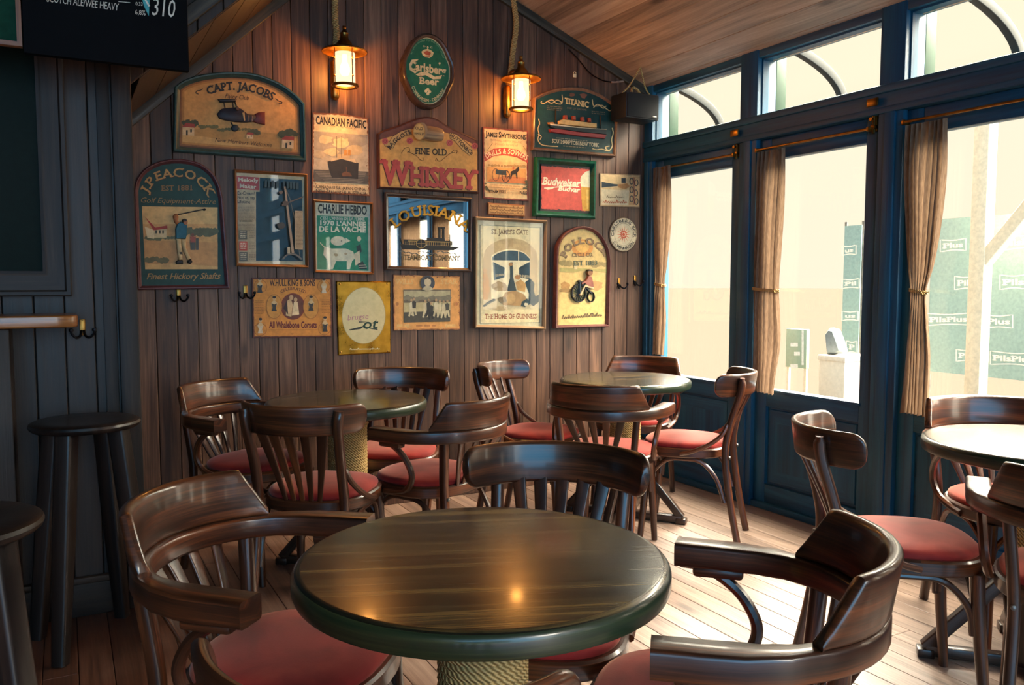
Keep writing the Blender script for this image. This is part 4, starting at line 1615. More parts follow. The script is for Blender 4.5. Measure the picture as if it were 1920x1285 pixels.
A.blob(630, 478, 4, '#b9a27a'); A.blob(648, 476, 3, '#b9a27a'); A.line([(608, 464), (600, 455)], 1.4, '#e2dabd')
A.poly([(668, 462), (676, 458), (678, 472), (670, 480)], '#38403a'); A.ell(673, 448, 4, 5, '#ddd0b0'); A.poly([(664, 476), (674, 470), (676, 494), (666, 498)], '#ddd0b0')
A.poly([(670, 495), (680, 490), (688, 505), (674, 505)], '#2d342f'); A.line([(672, 498), (686, 497)], 1, '#ddd0b0'); A.line([(673, 502), (688, 501)], 1, '#ddd0b0')
A.build('print', t)
mb = MB(); o = plane2(inset(out, 4), YB - .016); mb.rings(o, [(0, .014), (0, .016)], lambda x, y, h: (x, YB - h, y), cap0=True, cap1=True); mb.build('glass', M['picglass'], t, smooth=0)

# ---- 6 oval beer sign
t = sign('oval_sign', 'lobed oval green beer sign with a crown, between the two lanterns', 'sign', 805, 132)


def lobed(cx, cy, rx, ry, lob, tilt):
    o = []
    for i in range(72):
        a = 2 * PI * i / 72
        k = 1 + lob * math.exp(-((math.cos(a) / .98 - (1 if math.cos(a) > 0 else -1)) / .055) ** 2)
        x, y = rx * k * math.cos(a), ry * math.sin(a)
        o.append((cx + x, cy + y + tilt * x))
    return o


out = lobed(805, 132, 46.5, 71, .07, .10)
frame(t, out, .060, .022, paint('#4a382e', .25, .2), prof=[(0, .0006), (0, .045), (.004, .055), (.012, .060), (.020, .056), (.024, .044), (.028, .040), (.028, .03)])
fo = lobed(801.5, 133, 40, 63.5, .08, .10)
board(t, 'panel', fo, .046, paint('#cdb98a', .4, .1))
A = Art(.0465)
A.poly(lobed(801.5, 133, 37.6, 61, .08, .10), '#15603f')
A.arct('BY APPOINTMENT TO THE ROYAL COURT', [(772, 102), (782, 84), (801, 77), (820, 86), (831, 110)], 2.6, '#8fae7a', LIGHT)
A.text('D & C', (793, 88), (811, 91), 3, '#c8b98a', BOLD)
A.poly([(790, 97), (795, 93), (801, 92), (801, 87), (803, 87), (803, 92), (809, 95), (813, 99), (811, 105), (805, 109), (797, 107), (792, 103)], '#d7bd83')
A.poly([(794, 98), (801, 95), (808, 99), (806, 104), (798, 103)], '#b4522e'); A.line([(795, 105), (807, 106.5)], 1.4, '#b4522e')
A.text('Carlsberg', (767, 130), (836, 141), 15, '#d9c08a', HEAVY, True)
A.poly([(767, 121), (772, 112), (785, 111), (781, 115), (774, 117), (771, 125), (775, 133), (784, 134), (778, 138), (768, 131)], '#d9c08a')
A.poly([(779, 140), (790, 135), (802, 136), (815, 144), (829, 141), (826, 148), (812, 149), (798, 141), (786, 143)], '#d9c08a')
A.text('The', (787, 143), (791, 143.5), 2.4, '#b4522e', BOLD)
A.text('Beer', (786, 157), (822, 160), 12, '#d9c08a', HEAVY, True)
for dx, dy in ((-3.4, -1), (3.4, 0), (0, -4), (0, 4)): A.ell(802 + dx, 172 + dy, 2.9, 2.9, '#d9c08a', 12)
A.arct('COPENHAGEN - DENMARK', [(771, 163), (779, 178), (792, 189), (806, 191), (820, 186), (834, 169)], 5.6, '#d3bd84', BOLD)
A.ell(824, 119, 2, 2, '#d9c08a', 8); A.line([(824, 117), (824, 123)], 1, '#d9c08a')
A.build('artwork', t)

# ---- 7 whiskey sign
t = sign('carved_sign', 'ochre whiskey sign with big dark-red letters and a carved barrel on its peaked top', 'sign', 803, 300)
top = arch([(709, 250), (720, 244), (745, 236), (770, 226), (790, 220), (805, 219), (822, 224), (842, 237), (870, 250), (896, 262)])
out = top + [(898, 363), (710, 353)]
board(t, 'board', out, .030, paint('#4a2a22', .5, .2), .008)
A = Art(.0302)
A.poly(inset(out, 4), '#6a3f30'); A.poly([(712, 262), (740, 254), (770, 243), (803, 238), (840, 250), (870, 262), (894, 274), (895, 359), (713, 350)], '#cc924a')
A.poly([(713, 270), (895, 284), (894, 354), (714, 346)], '#d69d50')
for pts in ([(718, 268), (722, 274), (737, 278), (745, 262), (762, 254), (772, 252), (770, 241), (752, 246), (736, 256), (730, 266)], [(843, 249), (844, 260), (852, 264), (866, 280), (880, 292), (885, 284), (884, 276), (868, 262), (856, 252)]):
    A.poly(pts, '#c69a5a'); A.line(pts, 1.0, '#3b2a1c', True)
for x, y, r in ((722, 265, 6), (768, 264, 6), (843, 268, 6), (890, 274, 6)): A.ell(x, y, r, r, '#b4544c', 16); A.ring(x, y, r * .5, r * .5, .9, '#7b2f2c', 14)
A.arct('BAGGOTS', [(731, 281), (742, 268), (757, 257), (771, 250)], 7.5, '#33251a', BOLD); A.arct('HUTTON&Co', [(842, 255), (855, 264), (870, 279), (884, 291)], 7, '#33251a', BOLD)
A.text('FINE OLD', (778, 289), (838, 292), 12, '#33251a', BOLD, True)
for P_ in ([(752, 288), (758, 279), (766, 277), (768, 284), (763, 286)], [(764, 284), (772, 288), (780, 292), (788, 300), (793, 301), (793, 296)], [(816, 302), (818, 297), (820, 301), (826, 302), (836, 294), (844, 288), (852, 286)], [(846, 288), (850, 282), (857, 283), (855, 289)]): A.curve(P_, 1.0, '#5a4020')
A.text('WHISKEY', (716, 345), (890, 356.5), 36, '#4a1f1a', HEAVY, True, first=1.24)
A.layer += 2
A.text('WHISKEY', (717.6, 343.6), (891.2, 355.2), 35, '#b5483f', HEAVY, True, first=1.24)
A.build('painting', t)
c0, c1 = on_y(786, 248, YB - .05), on_y(827, 252, YB - .05)
mb = MB()
L = (c1 - c0).length
rows = [(0, -.012), (.030, -.012), (.0335, -.004), (.036, .0), (.041, L * .3), (.0425, L * .5), (.041, L * .75), (.036, L + .004), (.030, L + .012), (0, L + .012)]
mb.lathe(rows, 28)
mb.v = [(c0.x + zz, YB - .046 + yy * .55 - .0 - (.012 if zz < L * .1 else 0) * 0, c0.z + xx * .98 - .02 * zz) for xx, yy, zz in mb.v]
brl = mb.build('barrel', M['frame_pale'], t)
A = Art(.03)
A.base = YB - .0705
A.poly(ellp(786, 247, 11.5, 16, 28), '#a97a3c'); A.poly(ellp(786, 247, 10, 14.3, 28), '#c69a58'); A.text('OLD', (778.5, 243), (793, 244.5), 5.5, '#3b2a18', BOLD); A.text('WHISKEY', (776.5, 252.5), (796, 254), 4.6, '#3b2a18', BOLD)
A.build('barrel_head', t)
relief(t, 'barrel_end', [(ellp(786, 247, 11.6, 16.2, 28), .040, M['frame_pale'])], .030)

# ---- 8 steamboat mirror
t = sign('framed_mirror', 'dark-framed pub mirror with gilt arched lettering over a paddle steamer', 'mirror', 804, 435)
out = [(722, 360), (886, 371), (885, 510), (724, 506)]
frame(t, out, .036, .022, M['frame_dark'])
o = plane2(inset(out, 5), YB - .014)
mb = MB(); mb.rings(o, [(0, .004), (0, .014)], lambda x, y, h: (x, YB - h, y), cap0=True, cap1=True); mb.build('mirror_glass', M['mirror'], t, smooth=0)
A = Art(.0143)
GILT, DK = metal('gilt_letters', '#c9923c', .35), '#22201c'
A.arct('LOUISIANA', [(741, 429), (765, 413), (795, 405), (825, 408), (850, 418), (873, 435)], 20, DK, HEAVY, True)
A.layer += 2
A.arct('LOUISIANA', [(741, 428), (765, 412), (795, 404), (825, 407), (850, 417), (873, 434)], 19, GILT, BOLD, True)
A.text('STEAMBOAT COMPANY', (753, 487), (862, 489), 9, DK, HEAVY, True); A.text('STEAMBOAT COMPANY', (752.5, 486.5), (861.5, 488.5), 8.4, '#8f6f3c', LIGHT, True)
A.poly([(750, 458), (848, 462), (862, 464), (850, 470), (755, 468)], DK); A.rect(757, 449, 848, 458, DK, 3); A.rect(765, 451, 846, 453, '#9d8048', 2.6)
A.rect(800, 446, 834, 452, DK, 1)
for k in range(22): A.rect(760 + 4 * k, 453 + .13 * k, 761 + 4 * k, 459 + .13 * k, '#9d8048')
for x in (822, 829): A.rect(x, 428, x + 4, 448, DK); A.rect(x - 1, 426, x + 5, 429, DK)
A.ell(789, 457, 10, 9, DK, 20); A.ring(789, 457, 10, 9, 1.4, '#9d8048', 22); A.line([(779, 457), (799, 457)], 1, '#9d8048'); A.line([(789, 448), (789, 466)], 1, '#9d8048')
A.line([(843, 440), (843, 462)], 1.2, DK); A.line([(750, 447), (757, 466)], 1.2, DK)
for k in range(9): A.curve([(748 + k * 12, 473 + (k % 3) * 2), (754 + k * 12, 471 + (k % 3) * 2), (760 + k * 12, 474 + (k % 3) * 2)], 1, '#5d5f58')
A.build('lettering', t)

# ---- 9 seed drill tin poster
t = sign('tin_poster', 'cream and red tin poster with a horse-drawn seed drill, right of the whiskey sign', 'poster', 948, 308)
out = [(905, 238), (990, 245), (991, 377), (906, 372)]
board(t, 'plate', out, .008, paint('#7f3a2c', .5, .25), .001)
A = Art(.0082)
A.jag(inset(out, 2.8), '#dcbc83', .4)
A.text('JAMES SMYTH&SONS', (911, 256), (986, 262), 8.2, '#2a211d', HEAVY, first=1.3)
A.text('PEASENHALL SUFFOLK ENGLAND', (919, 264), (979, 269), 3.6, '#8a7454', LIGHT); A.text('Manufacturers of', (928, 272), (971, 275), 4.5, '#9a8560', LIGHT, True)
A.poly([(908, 290), (925, 279), (946, 277), (970, 281), (990, 293), (990, 306), (968, 295), (946, 291), (926, 293), (909, 303)], '#a84436')
A.arct('DRILLS & SOWERS', [(912, 298), (928, 291), (947, 288.5), (968, 292), (987, 301)], 9.5, '#eed3a8', BOLD)
A.poly([(912, 302), (986, 306), (986, 322), (912, 316)], '#cdb07a'); A.trees(914, 985, 310, 3, '#9c8150', 12, 2); A.poly([(912, 313), (986, 317), (986, 345), (912, 340)], '#c89553'); A.poly([(918, 336), (950, 330), (986, 334), (986, 345), (914, 341)], '#b87443')
A.ring(929, 328, 7, 12, 1.2, '#5b4634', 20); A.poly([(929, 318), (949, 320), (949, 329), (929, 327)], '#2f4046'); A.ring(948, 331, 8, 12, 1.6, '#3d332a', 22)
for k in range(6): A.line([(948, 331), (948 + 7.5 * math.cos(k * PI / 3), 331 + 11.5 * math.sin(k * PI / 3))], .7, '#3d332a')
A.poly([(957, 322), (966, 318), (972, 312), (973, 319), (969, 324), (970, 335), (968, 335), (966, 326), (960, 328), (958, 336), (956, 336)], '#2b2622'); A.line([(955, 330), (950, 334)], 1, '#2b2622'); A.ell(962, 315, 2, 3, '#a8643f', 10)
A.lines(919, 346, 980, 3, 4, 1.8, '#c19f6c', .06)
A.text('WITHAM ESSEX', (913, 362), (948, 363), 5.5, '#2a211d', HEAVY); A.text('Also agency in', (950, 363), (972, 364), 3, '#8a7454', LIGHT); A.text('PARIS', (973, 364), (987, 365), 5.5, '#2a211d', HEAVY)
A.trees(909, 912, 343, 3, '#4a4a30', 3, 14); A.trees(909, 917, 352, 2.5, '#4a4a30', 4, 6); A.trees(985, 988, 338, 3, '#4a4a30', 3, 14); A.trees(980, 988, 354, 2.5, '#4a4a30', 4)
A.curve([(911, 284), (918, 275), (922, 269)], 1, '#7d6a45'); A.curve([(979, 274), (984, 281), (988, 290)], 1, '#7d6a45')
A.build('print', t)

# ---- 10 little carved plaque
t = sign('wooden_plaque', 'small tan wooden plaque with carved script, under the seed drill poster', 'plaque', 950, 392)
out = [(915, 380), (985, 385), (985, 406), (915, 402)]
board(t, 'board', out, .014, M['ledge'], .004)
A = Art(.0142)
A.poly(inset(out, 2), '#b98a4c')
for k in range(3): A.scrawl((919, 388.5 + 5.4 * k), (981, 392 + 5.4 * k), 4, '#6f4a24', 1.0, 22)
A.build('script', t)

# ---- 11 brewery gate poster
t = sign('framed_poster', 'tall framed brewery poster of animals before an arched gate', 'picture', 960, 512)
out = [(892, 406), (1027, 413), (1024, 618), (891, 615)]
frame(t, out, .034, .018, M['frame_pale'])
board(t, 'backing', inset(out, 3), .010, paint('#d6c39a'))
A = Art(.0102)
A.poly(inset(out, 4), '#cfc4a0'); A.line([(900, 422), (1013, 427), (1012, 605), (900, 607)], 1.2, '#2b3f42', True); A.poly([(901, 423), (1012, 428), (1011, 604), (901, 606)], '#ead6a6')
A.poly([(901, 560), (1011, 560), (1011, 580), (901, 580)], '#d9c49a')
A.text("ST. JAMES'S GATE", (921, 439), (990, 440), 8.5, '#7d6044', BOLD, True, first=1.15)
A.text('THE HOME OF GUINNESS', (909, 598.5), (1006, 597.5), 8.5, '#a25a3c', BOLD, True, first=1.12)
A.poly(arch([(905, 490), (912, 466), (935, 451), (958, 447), (985, 453), (1005, 472), (1008, 492)]) + [(1008, 560), (905, 560)], '#c9ae80')
A.poly(arch([(921, 480), (934, 472), (957, 467), (980, 472), (994, 484)]) + [(993, 560), (921, 560)], '#f2e4bc')
A.poly(arch([(923, 482), (936, 474), (957, 470), (980, 474), (993, 485)]) + [(993, 489), (923, 488)], '#3a5663')
A.poly([(924, 491), (946, 502), (946, 520), (926, 526)], '#47616b'); A.poly([(993, 491), (973, 502), (973, 520), (993, 524)], '#1f3c48')
A.text('GUINN', (929, 519), (945, 517), 4, '#d9c79c', BOLD); A.text('GUINNESS', (965, 519), (993, 522), 5, '#d9c79c', BOLD)
A.rect(953, 448, 962, 463, '#b89c70'); A.line([(972, 470), (972, 560)], 1.6, '#efe2be')
A.poly([(956, 492), (961, 492), (962, 520), (968, 545), (950, 546), (956, 522)], '#2d3f45')
for pts, c in (([(905, 514), (912, 512), (916, 522), (918, 545), (914, 562), (906, 562)], '#cf9a62'), ([(920, 535), (934, 527), (948, 532), (952, 545), (930, 546), (922, 540)], '#b59a72'),
               ([(904, 574), (914, 566), (926, 560), (930, 563), (916, 570), (908, 576)], '#3d4a4c'), ([(938, 562), (948, 548), (966, 545), (982, 552), (990, 565), (980, 574), (944, 572)], '#b78f5f'),
               ([(984, 530), (994, 522), (1002, 532), (1000, 546), (1004, 556), (1010, 552), (1010, 566), (1000, 574), (990, 568), (992, 552)], '#1d343d'),
               ([(966, 530), (976, 524), (986, 533), (984, 548), (970, 544)], '#c99b5c'), ([(978, 566), (988, 560), (994, 570), (984, 576), (976, 574)], '#2d4148'), ([(918, 578), (936, 574), (950, 576), (948, 582), (930, 582)], '#c2a77c')):
    A.poly(pts, c)
A.ell(909, 508, 3.5, 4, '#cf9a62', 12); A.ell(957, 560, 9, 10, '#cba36d', 16); A.blob(942, 562, 8, '#8d7a5c'); A.blob(986, 571, 4, '#e4d6b2'); A.blob(970, 520, 6, '#b07a4c'); A.ell(957, 496, 4, 3, '#b5824c', 10)
A.build('print', t)
mb = MB(); o = plane2(inset(out, 4), YB - .016); mb.rings(o, [(0, .014), (0, .016)], lambda x, y, h: (x, YB - h, y), cap0=True, cap1=True); mb.build('glass', M['softglass'], t, smooth=0)

# ---- 12 ship sign
t = sign('carved_sign', 'arched dark green sign with a carved four-funnel liner and gold scrolls, by the loudspeaker', 'sign', 1080, 230)
top = arch([(1003, 183), (1020, 174), (1045, 166), (1072, 163), (1100, 166), (1128, 177), (1150, 192), (1161, 202)])
out = top + [(1155, 294), (999, 281)]
frame(t, out, .030, .018, paint('#7b5a44', .3, .2))
board(t, 'panel', inset(out, 3), .016, paint('#123330', .35))
A = Art(.0162)
A.poly(inset(out, 5), '#143a36')
A.text('TITANIC', (1059, 194), (1104, 202), 10.5, '#d8b878', HEAVY, True)
A.text('SHIP OF DREAMS', (1063, 204), (1100, 208), 3.2, '#8a7250', LIGHT); A.lines(1025, 198, 1054, 3, 3.4, 1.6, '#6c6148', .08); A.lines(1109, 208, 1134, 2, 3.6, 1.6, '#6c6148', .1)
A.blob(1072, 178, 5, '#6b4632'); A.poly([(1086, 177), (1094, 175), (1101, 178), (1096, 185), (1090, 184)], '#7a4e3a')
G_ = '#cfb478'
for P_ in ([(1015, 190), (1014, 193), (1020, 194), (1028, 189), (1036, 188), (1042, 194), (1052, 195), (1054, 186), (1053, 178)], [(1026, 190), (1034, 194), (1044, 188), (1054, 193)],
           [(1110, 187), (1112, 198), (1120, 199), (1128, 198), (1136, 204), (1142, 208), (1146, 206)], [(1112, 202), (1120, 196), (1130, 203), (1136, 199)],
           [(1009, 223), (1011, 232), (1008, 242), (1010, 252), (1008, 262), (1014, 271), (1028, 274), (1046, 275)], [(1008, 252), (1014, 256), (1012, 262)],
           [(1147, 240), (1149, 250), (1146, 262), (1147, 275), (1140, 283), (1128, 280), (1118, 281), (1110, 279)], [(1140, 283), (1134, 277), (1142, 274)]): A.curve(P_, 1.7, G_)
A.lines(1042, 258, 1108, 1, 4, 1.6, '#7a7a66', .1)
A.text('SOUTHAMPTON-NEW YORK', (1034, 268), (1121, 276), 7, '#c9bd98', BOLD, True); A.lines(1055, 273, 1100, 1, 4, 1.8, '#7f7556', .09)
A.build('painting', t)
z = lambda P: [(990 + x / 4.761, 150 + y / 4.761) for x, y in P]
relief(t, 'ship_relief', [
    (z([(175, 398), (270, 405), (420, 425), (600, 440), (690, 447), (690, 490), (520, 475), (240, 440), (190, 425)]), .016, '#1c2a2c'),
    (z([(180, 440), (240, 438), (450, 468), (690, 490), (675, 528), (500, 510), (250, 478), (190, 468)]), .018, '#8c2f2f'),
    (z([(180, 392), (260, 400), (440, 425), (690, 442), (690, 450), (440, 434), (190, 410)]), .018, '#d9c9a4'),
    (z([(262, 370), (300, 355), (440, 372), (600, 392), (600, 432), (430, 416), (265, 398)]), .020, '#cfa866'),
    (z([(170, 382), (215, 378), (232, 400), (180, 402)]), .015, '#b27a3a'),
    (z([(312, 318), (336, 318), (340, 358), (308, 356)]), .022, '#97432f'), (z([(386, 325), (410, 325), (414, 366), (382, 362)]), .022, '#97432f'),
    (z([(465, 335), (487, 335), (491, 375), (461, 371)]), .022, '#97432f'), (z([(526, 343), (546, 343), (550, 383), (522, 379)]), .022, '#97432f'),
    (z(bar((244, 260), (242, 390), 5)), .012, '#20201e'), (z(bar((640, 320), (642, 440), 5)), .012, '#20201e')], .0166, .0018)

# ---- 13 red lager sign
t = sign('framed_sign', 'square green-framed coral red lager sign with a tall glass of beer', 'sign', 1060, 352)
out = [(1006, 294), (1120, 302), (1118, 411), (1003, 405)]
frame(t, out, .036, .030, paint('#16593f', .35, .25), prof=[(0, .0006), (0, .024), (.004, .030), (.010, .036), (.018, .034), (.022, .024), (.034, .014), (.036, .004)])
board(t, 'panel', inset(out, 9), .010, paint('#2a2420'))
A = Art(.0102)
A.jag([(1015, 311), (1108, 318), (1107, 396), (1015, 391)], '#c8483a', 1.2, 3); A.jag([(1016, 312), (1106, 319), (1106, 395), (1016, 390)], '#d2503f', .8, 3)
A.text('Budweiser', (1016, 346), (1086, 351), 13.5, '#f0dcb4', HEAVY, True, shear=.25); A.text('Budvar', (1046, 357), (1086, 361), 9, '#f0dcb4', HEAVY, True, shear=.25)
A.line([(1020, 353), (1034, 352), (1062, 349), (1086, 350)], 1.8, '#f0dcb4'); A.poly([(1020, 352), (1044, 350), (1034, 355), (1026, 356)], '#f0dcb4')
A.poly([(1089, 335), (1107, 337), (1107, 396), (1092, 395), (1090, 370)], '#d69a34'); A.poly([(1088, 336), (1090, 330), (1098, 322), (1106, 320), (1107, 352), (1089, 350)], '#e8d9ae'); A.poly([(1099, 356), (1104, 356), (1103, 392), (1100, 392)], '#e6b754')
A.build('painting', t)

# ---- 14 small landscape tin sign
t = sign('tin_poster', 'small landscape tin sign with a dark bottle and ornate border, nearest the window corner', 'poster', 1162, 357)
out = [(1125, 325), (1201, 328), (1199, 389), (1125, 387)]
board(t, 'plate', out, .007, paint('#9a7a58', .5, .2), .001)
A = Art(.0072)
A.poly(inset(out, 1.8), '#cfae7c'); A.poly([(1128, 355), (1180, 357), (1178, 385), (1128, 384)], '#d8c39a')
A.poly([(1128, 341), (1150, 345), (1158, 346), (1158, 349), (1148, 350), (1128, 352)], '#25333a'); A.poly([(1158, 346), (1176, 344), (1182, 350), (1172, 355), (1160, 352)], '#b7804a'); A.rect(1165, 334, 1173, 343, '#2c3236')
A.poly([(1180, 331), (1199, 331), (1198, 386), (1179, 385)], '#c49a68')
for x, y in ((1184, 340), (1193, 343), (1184, 356), (1192, 362), (1184, 373), (1193, 378)): A.ring(x, y, 4, 6.5, 1.7, '#2c363a', 16)
A.rect(1188, 333, 1189.4, 384, '#7f3a2c'); A.scrawl((1137, 371), (1168, 371), 4, '#6b5236', .8, 9); A.scrawl((1130, 381), (1175, 381), 6, '#b2623e', 1.3, 11)
A.build('print', t)

# ---- 15 round beer sign
t = sign('round_sign', 'round cream enamel beer sign with a red sun, right of the penny-farthing sign', 'sign', 1169, 440)
out = ellp(1169, 440, 26, 32.5, 40)
board(t, 'plate', out, .012, paint('#7a5f48', .4, .1), .004)
A = Art(.0122)
A.poly(ellp(1169, 440, 24.6, 31, 40), '#dccaa4'); A.ring(1169, 440, 17, 21.5, .7, '#9c8a6a'); A.ring(1169, 440, 24, 30.2, .7, '#9c8a6a')
for k in range(14):
    a = 2 * PI * k / 14
    A.poly([(1169 + 4 * math.cos(a - .2), 440 + 5 * math.sin(a - .2)), (1169 + 13.5 * math.cos(a), 440 + 16.5 * math.sin(a)), (1169 + 4 * math.cos(a + .2), 440 + 5 * math.sin(a + .2))], '#cf5a3a')
A.ell(1169, 440, 5.5, 6.8, '#cf5a3a', 18); A.ring(1169, 440, 3.6, 4.4, 1, '#e8cfa6', 14)
ap_ = lambda a, k=0: (1169 + (18.6 + k) * math.cos(a), 440 + (23.3 + k) * math.sin(a))
A.arct('CARLSBERG BEER', [ap_(math.radians(d)) for d in (172, 200, 230, 260, 290, 320, 350, 372)], 5.2, '#33302c', BOLD)
A.arct('COPENHAGEN', [ap_(math.radians(d), 5) for d in (150, 130, 110, 90, 70, 50, 32)], 5.2, '#33302c', BOLD)
A.build('enamel', t)

# ---- 16 penny-farthing sign
t = sign('carved_sign', 'round-topped cream sign with a carved penny-farthing rider, right of the brewery poster', 'sign', 1092, 520)
top = arch([(1044, 485), (1046, 462), (1056, 442), (1072, 430), (1094, 424), (1116, 430), (1132, 446), (1142, 466), (1146, 488)])
out = top + [(1143, 613), (1042, 616)]
frame(t, out, .040, .018, paint('#6e4038', .4, .2))
board(t, 'panel', inset(out, 3), .018, paint('#c9a05f'))
A = Art(.0182)
A.poly(inset(out, 6), '#cfae6c'); A.poly([(1049, 511), (1075, 513), (1100, 508), (1137, 520), (1137, 604), (1048, 604)], '#d6b06a')
A.ell(1092, 465, 20, 16, '#d08a3e', 20); A.ell(1092, 463, 13, 11, '#dba552', 18); A.trees(1052, 1070, 494, 6, '#96804c', 5); A.trees(1108, 1136, 496, 6, '#9a8350', 6); A.poly([(1050, 502), (1138, 505), (1138, 512), (1100, 506), (1075, 511), (1050, 510)], '#a99a58')
A.blob(1060, 536, 9, '#b07f42'); A.trees(1050, 1072, 545, 5, '#9c7640', 5); A.blob(1118, 535, 12, '#b98d55'); A.rect(1076, 497, 1082, 505, '#d9be88')
A.arct('POLLOCK', [(1060, 484), (1072, 465), (1090, 457), (1108, 460), (1122, 468), (1132, 480)], 12, '#8a6a48', BOLD, True, shadow=(.8, .8, '#5a3a28'))
A.text('CYCLE CO.', (1072, 482), (1112, 481), 7, '#6b4f36', BOLD, True); A.text('EST 1883', (1075, 498), (1120, 497), 8.5, '#4f5a46', BOLD, True)
A.scrawl((1054, 598), (1128, 593), 7, '#4a3a26', 1.1, 20)
A.build('painting', t)
z = lambda P: [(880 + x / 4.759, 370 + y / 4.759) for x, y in P]


def wheel(cx, cy, rx, ry, w, h, col):
    o, i_ = ellp(cx, cy, rx, ry, 28), ellp(cx, cy, rx - w, ry - w, 28)
    return [(z([o[k], o[(k + 1) % 28], i_[(k + 1) % 28], i_[k]]), h, col) for k in range(28)]


items = wheel(970, 855, 68, 82, 12, .014, '#25282c') + wheel(1080, 888, 34, 48, 9, .014, '#25282c')
for k in range(8):
    a = k * PI / 8
    items.append((z(bar((970 + 58 * math.cos(a), 855 + 72 * math.sin(a)), (970 - 58 * math.cos(a), 855 - 72 * math.sin(a)), 4)), .010, '#6a6a66'))
items += [(z(bar((975, 740), (978, 870), 12)), .018, '#2b3f4c'), (z(bar((985, 755), (1085, 860), 14)), .016, '#25282c'),
          (z(bar((960, 750), (1010, 760), 12)), .02, '#2b2b2b'),
          (z([(1030, 740), (1050, 700), (1078, 710), (1090, 760), (1095, 805), (1050, 795), (1015, 770), (990, 780), (985, 765)]), .022, '#9a5a4a'),
          (z([(1020, 775), (1095, 795), (1095, 820), (1020, 800), (985, 880), (968, 870)]), .021, '#cbb083'),
          (z(ellp(1060, 672, 24, 30)), .026, '#8a5a3a'), (z([(1035, 665), (1045, 645), (1075, 645), (1084, 665), (1060, 658)]), .029, '#2a211b')]
relief(t, 'cyclist_relief', items, .0186, .0012)

# ---- 17 corset tin sign
t = sign('tin_poster', 'landscape orange tin sign for corsets with small portrait figures', 'poster', 547, 577)
out = [(472, 521), (622, 522), (623, 632), (474, 634)]
board(t, 'plate', out, .007, paint('#5d2b1e', .5, .25), .001)
A = Art(.0072)
A.jag(inset(out, 2.6), '#b56f2c', .5); A.poly(inset(out, 3.6), '#cf8434')
A.text('W.HULL KING & SONS', (506, 536), (591, 536), 11, '#37201a', HEAVY)
A.arct('CELEBRATED', [(527, 550), (538, 545), (549, 544), (561, 546), (573, 551)], 5.2, '#5a2f1e', BOLD)
A.text('All Whalebone Corsets', (505, 615), (594, 615), 11.5, '#6b2620', HEAVY)
A.line([(508, 619), (594, 619)], .8, '#8a5224'); A.text('W', (546, 628), (550, 628), 3, '#7a3f22', LIGHT)
A.ell(549, 575, 22.5, 25, '#7b3423', 32); A.ell(549, 575, 20.5, 23, '#6a3a28', 32)
A.poly([(537, 565), (545, 560), (549, 572), (546, 594), (536, 592)], '#d0a877'); A.ell(546, 558, 4, 5, '#c79a6c', 12); A.poly([(551, 566), (558, 566), (561, 590), (547, 592)], '#e0bf90'); A.ell(554, 562, 3.4, 4.2, '#c79a6c', 12); A.poly([(538, 562), (531, 578), (540, 590)], '#3d2a24')
for cx in (514, 583): A.ell(cx, 575, 15, 23, '#c58539', 28); A.ring(cx, 575, 15, 23, .8, '#8f5526', 28)
for cx, cy, r, e in ((488, 537, 12.5, 0), (607, 537, 12, 0), (488, 618, 12, 0), (608, 617, 11.5, 0)): A.ring(cx, cy, r, r, .8, '#8f5526', 28)
for cx, cy in ((514, 575), (583, 574), (487, 540), (607, 541), (488, 616), (609, 613)):
    A.ell(cx, cy - 15, 3.2, 3.8, '#caa06c', 12); A.ell(cx, cy - 17.4, 3.4, 2.4, '#33241d', 12); A.poly([(cx - 6, cy - 6), (cx - 2, cy - 11), (cx + 2, cy - 11), (cx + 6, cy - 6), (cx + 4, cy), (cx - 4, cy)], '#cda774')
    A.poly([(cx - 5, cy - 6), (cx, cy - 4), (cx + 5, cy - 6), (cx + 3, cy + 2), (cx + 5, cy + 9), (cx - 5, cy + 9), (cx - 3, cy + 2)], '#3b352f' if cx not in (607, 488) else '#c9b090')
A.lines(477, 564, 494, 9, 3, .9, '#93602a'); A.lines(602, 562, 620, 9, 3, .9, '#93602a')
A.build('print', t)

# ---- 18 gold tin sign
t = sign('tin_poster', 'shiny gold embossed tin sign with a pale oval, tilted between two orange signs', 'poster', 682, 597)
out = [(630, 527), (733, 528), (733, 662), (634, 667)]
board(t, 'plate', out, .010, M['goldtin'], .006)
A = Art(.0105)
ov = [(682 + 41 * math.cos(a) * 1.0 + 4 * math.sin(a), 592 + 53 * math.sin(a) - 6 * math.cos(a)) for a in [2 * PI * k / 48 for k in range(48)]]
A.poly(ov, '#a98a4c'); A.poly([(682 + (x - 682) * .975, 592 + (y - 592) * .98) for x, y in ov], paint('#cbb98a', .3, .06, .3))
A.text('brugse', (651, 601), (691, 598), 10, '#a8707a', LIGHT, shear=.1)
A.line([(673, 604), (690, 604), (676, 616), (655, 619), (680, 613), (708, 618)], 2.3, '#2f3430'); A.text('ot', (679, 617), (707, 616), 19, '#1c3a2c', BOLD, True, shear=.2)
A.scrawl((656, 656), (712, 655), 2.6, '#efe0b0', .8, 20)
A.build('print', t)
screw_heads(t, ((637, 533), (726, 532), (639, 661), (727, 659)), .010)

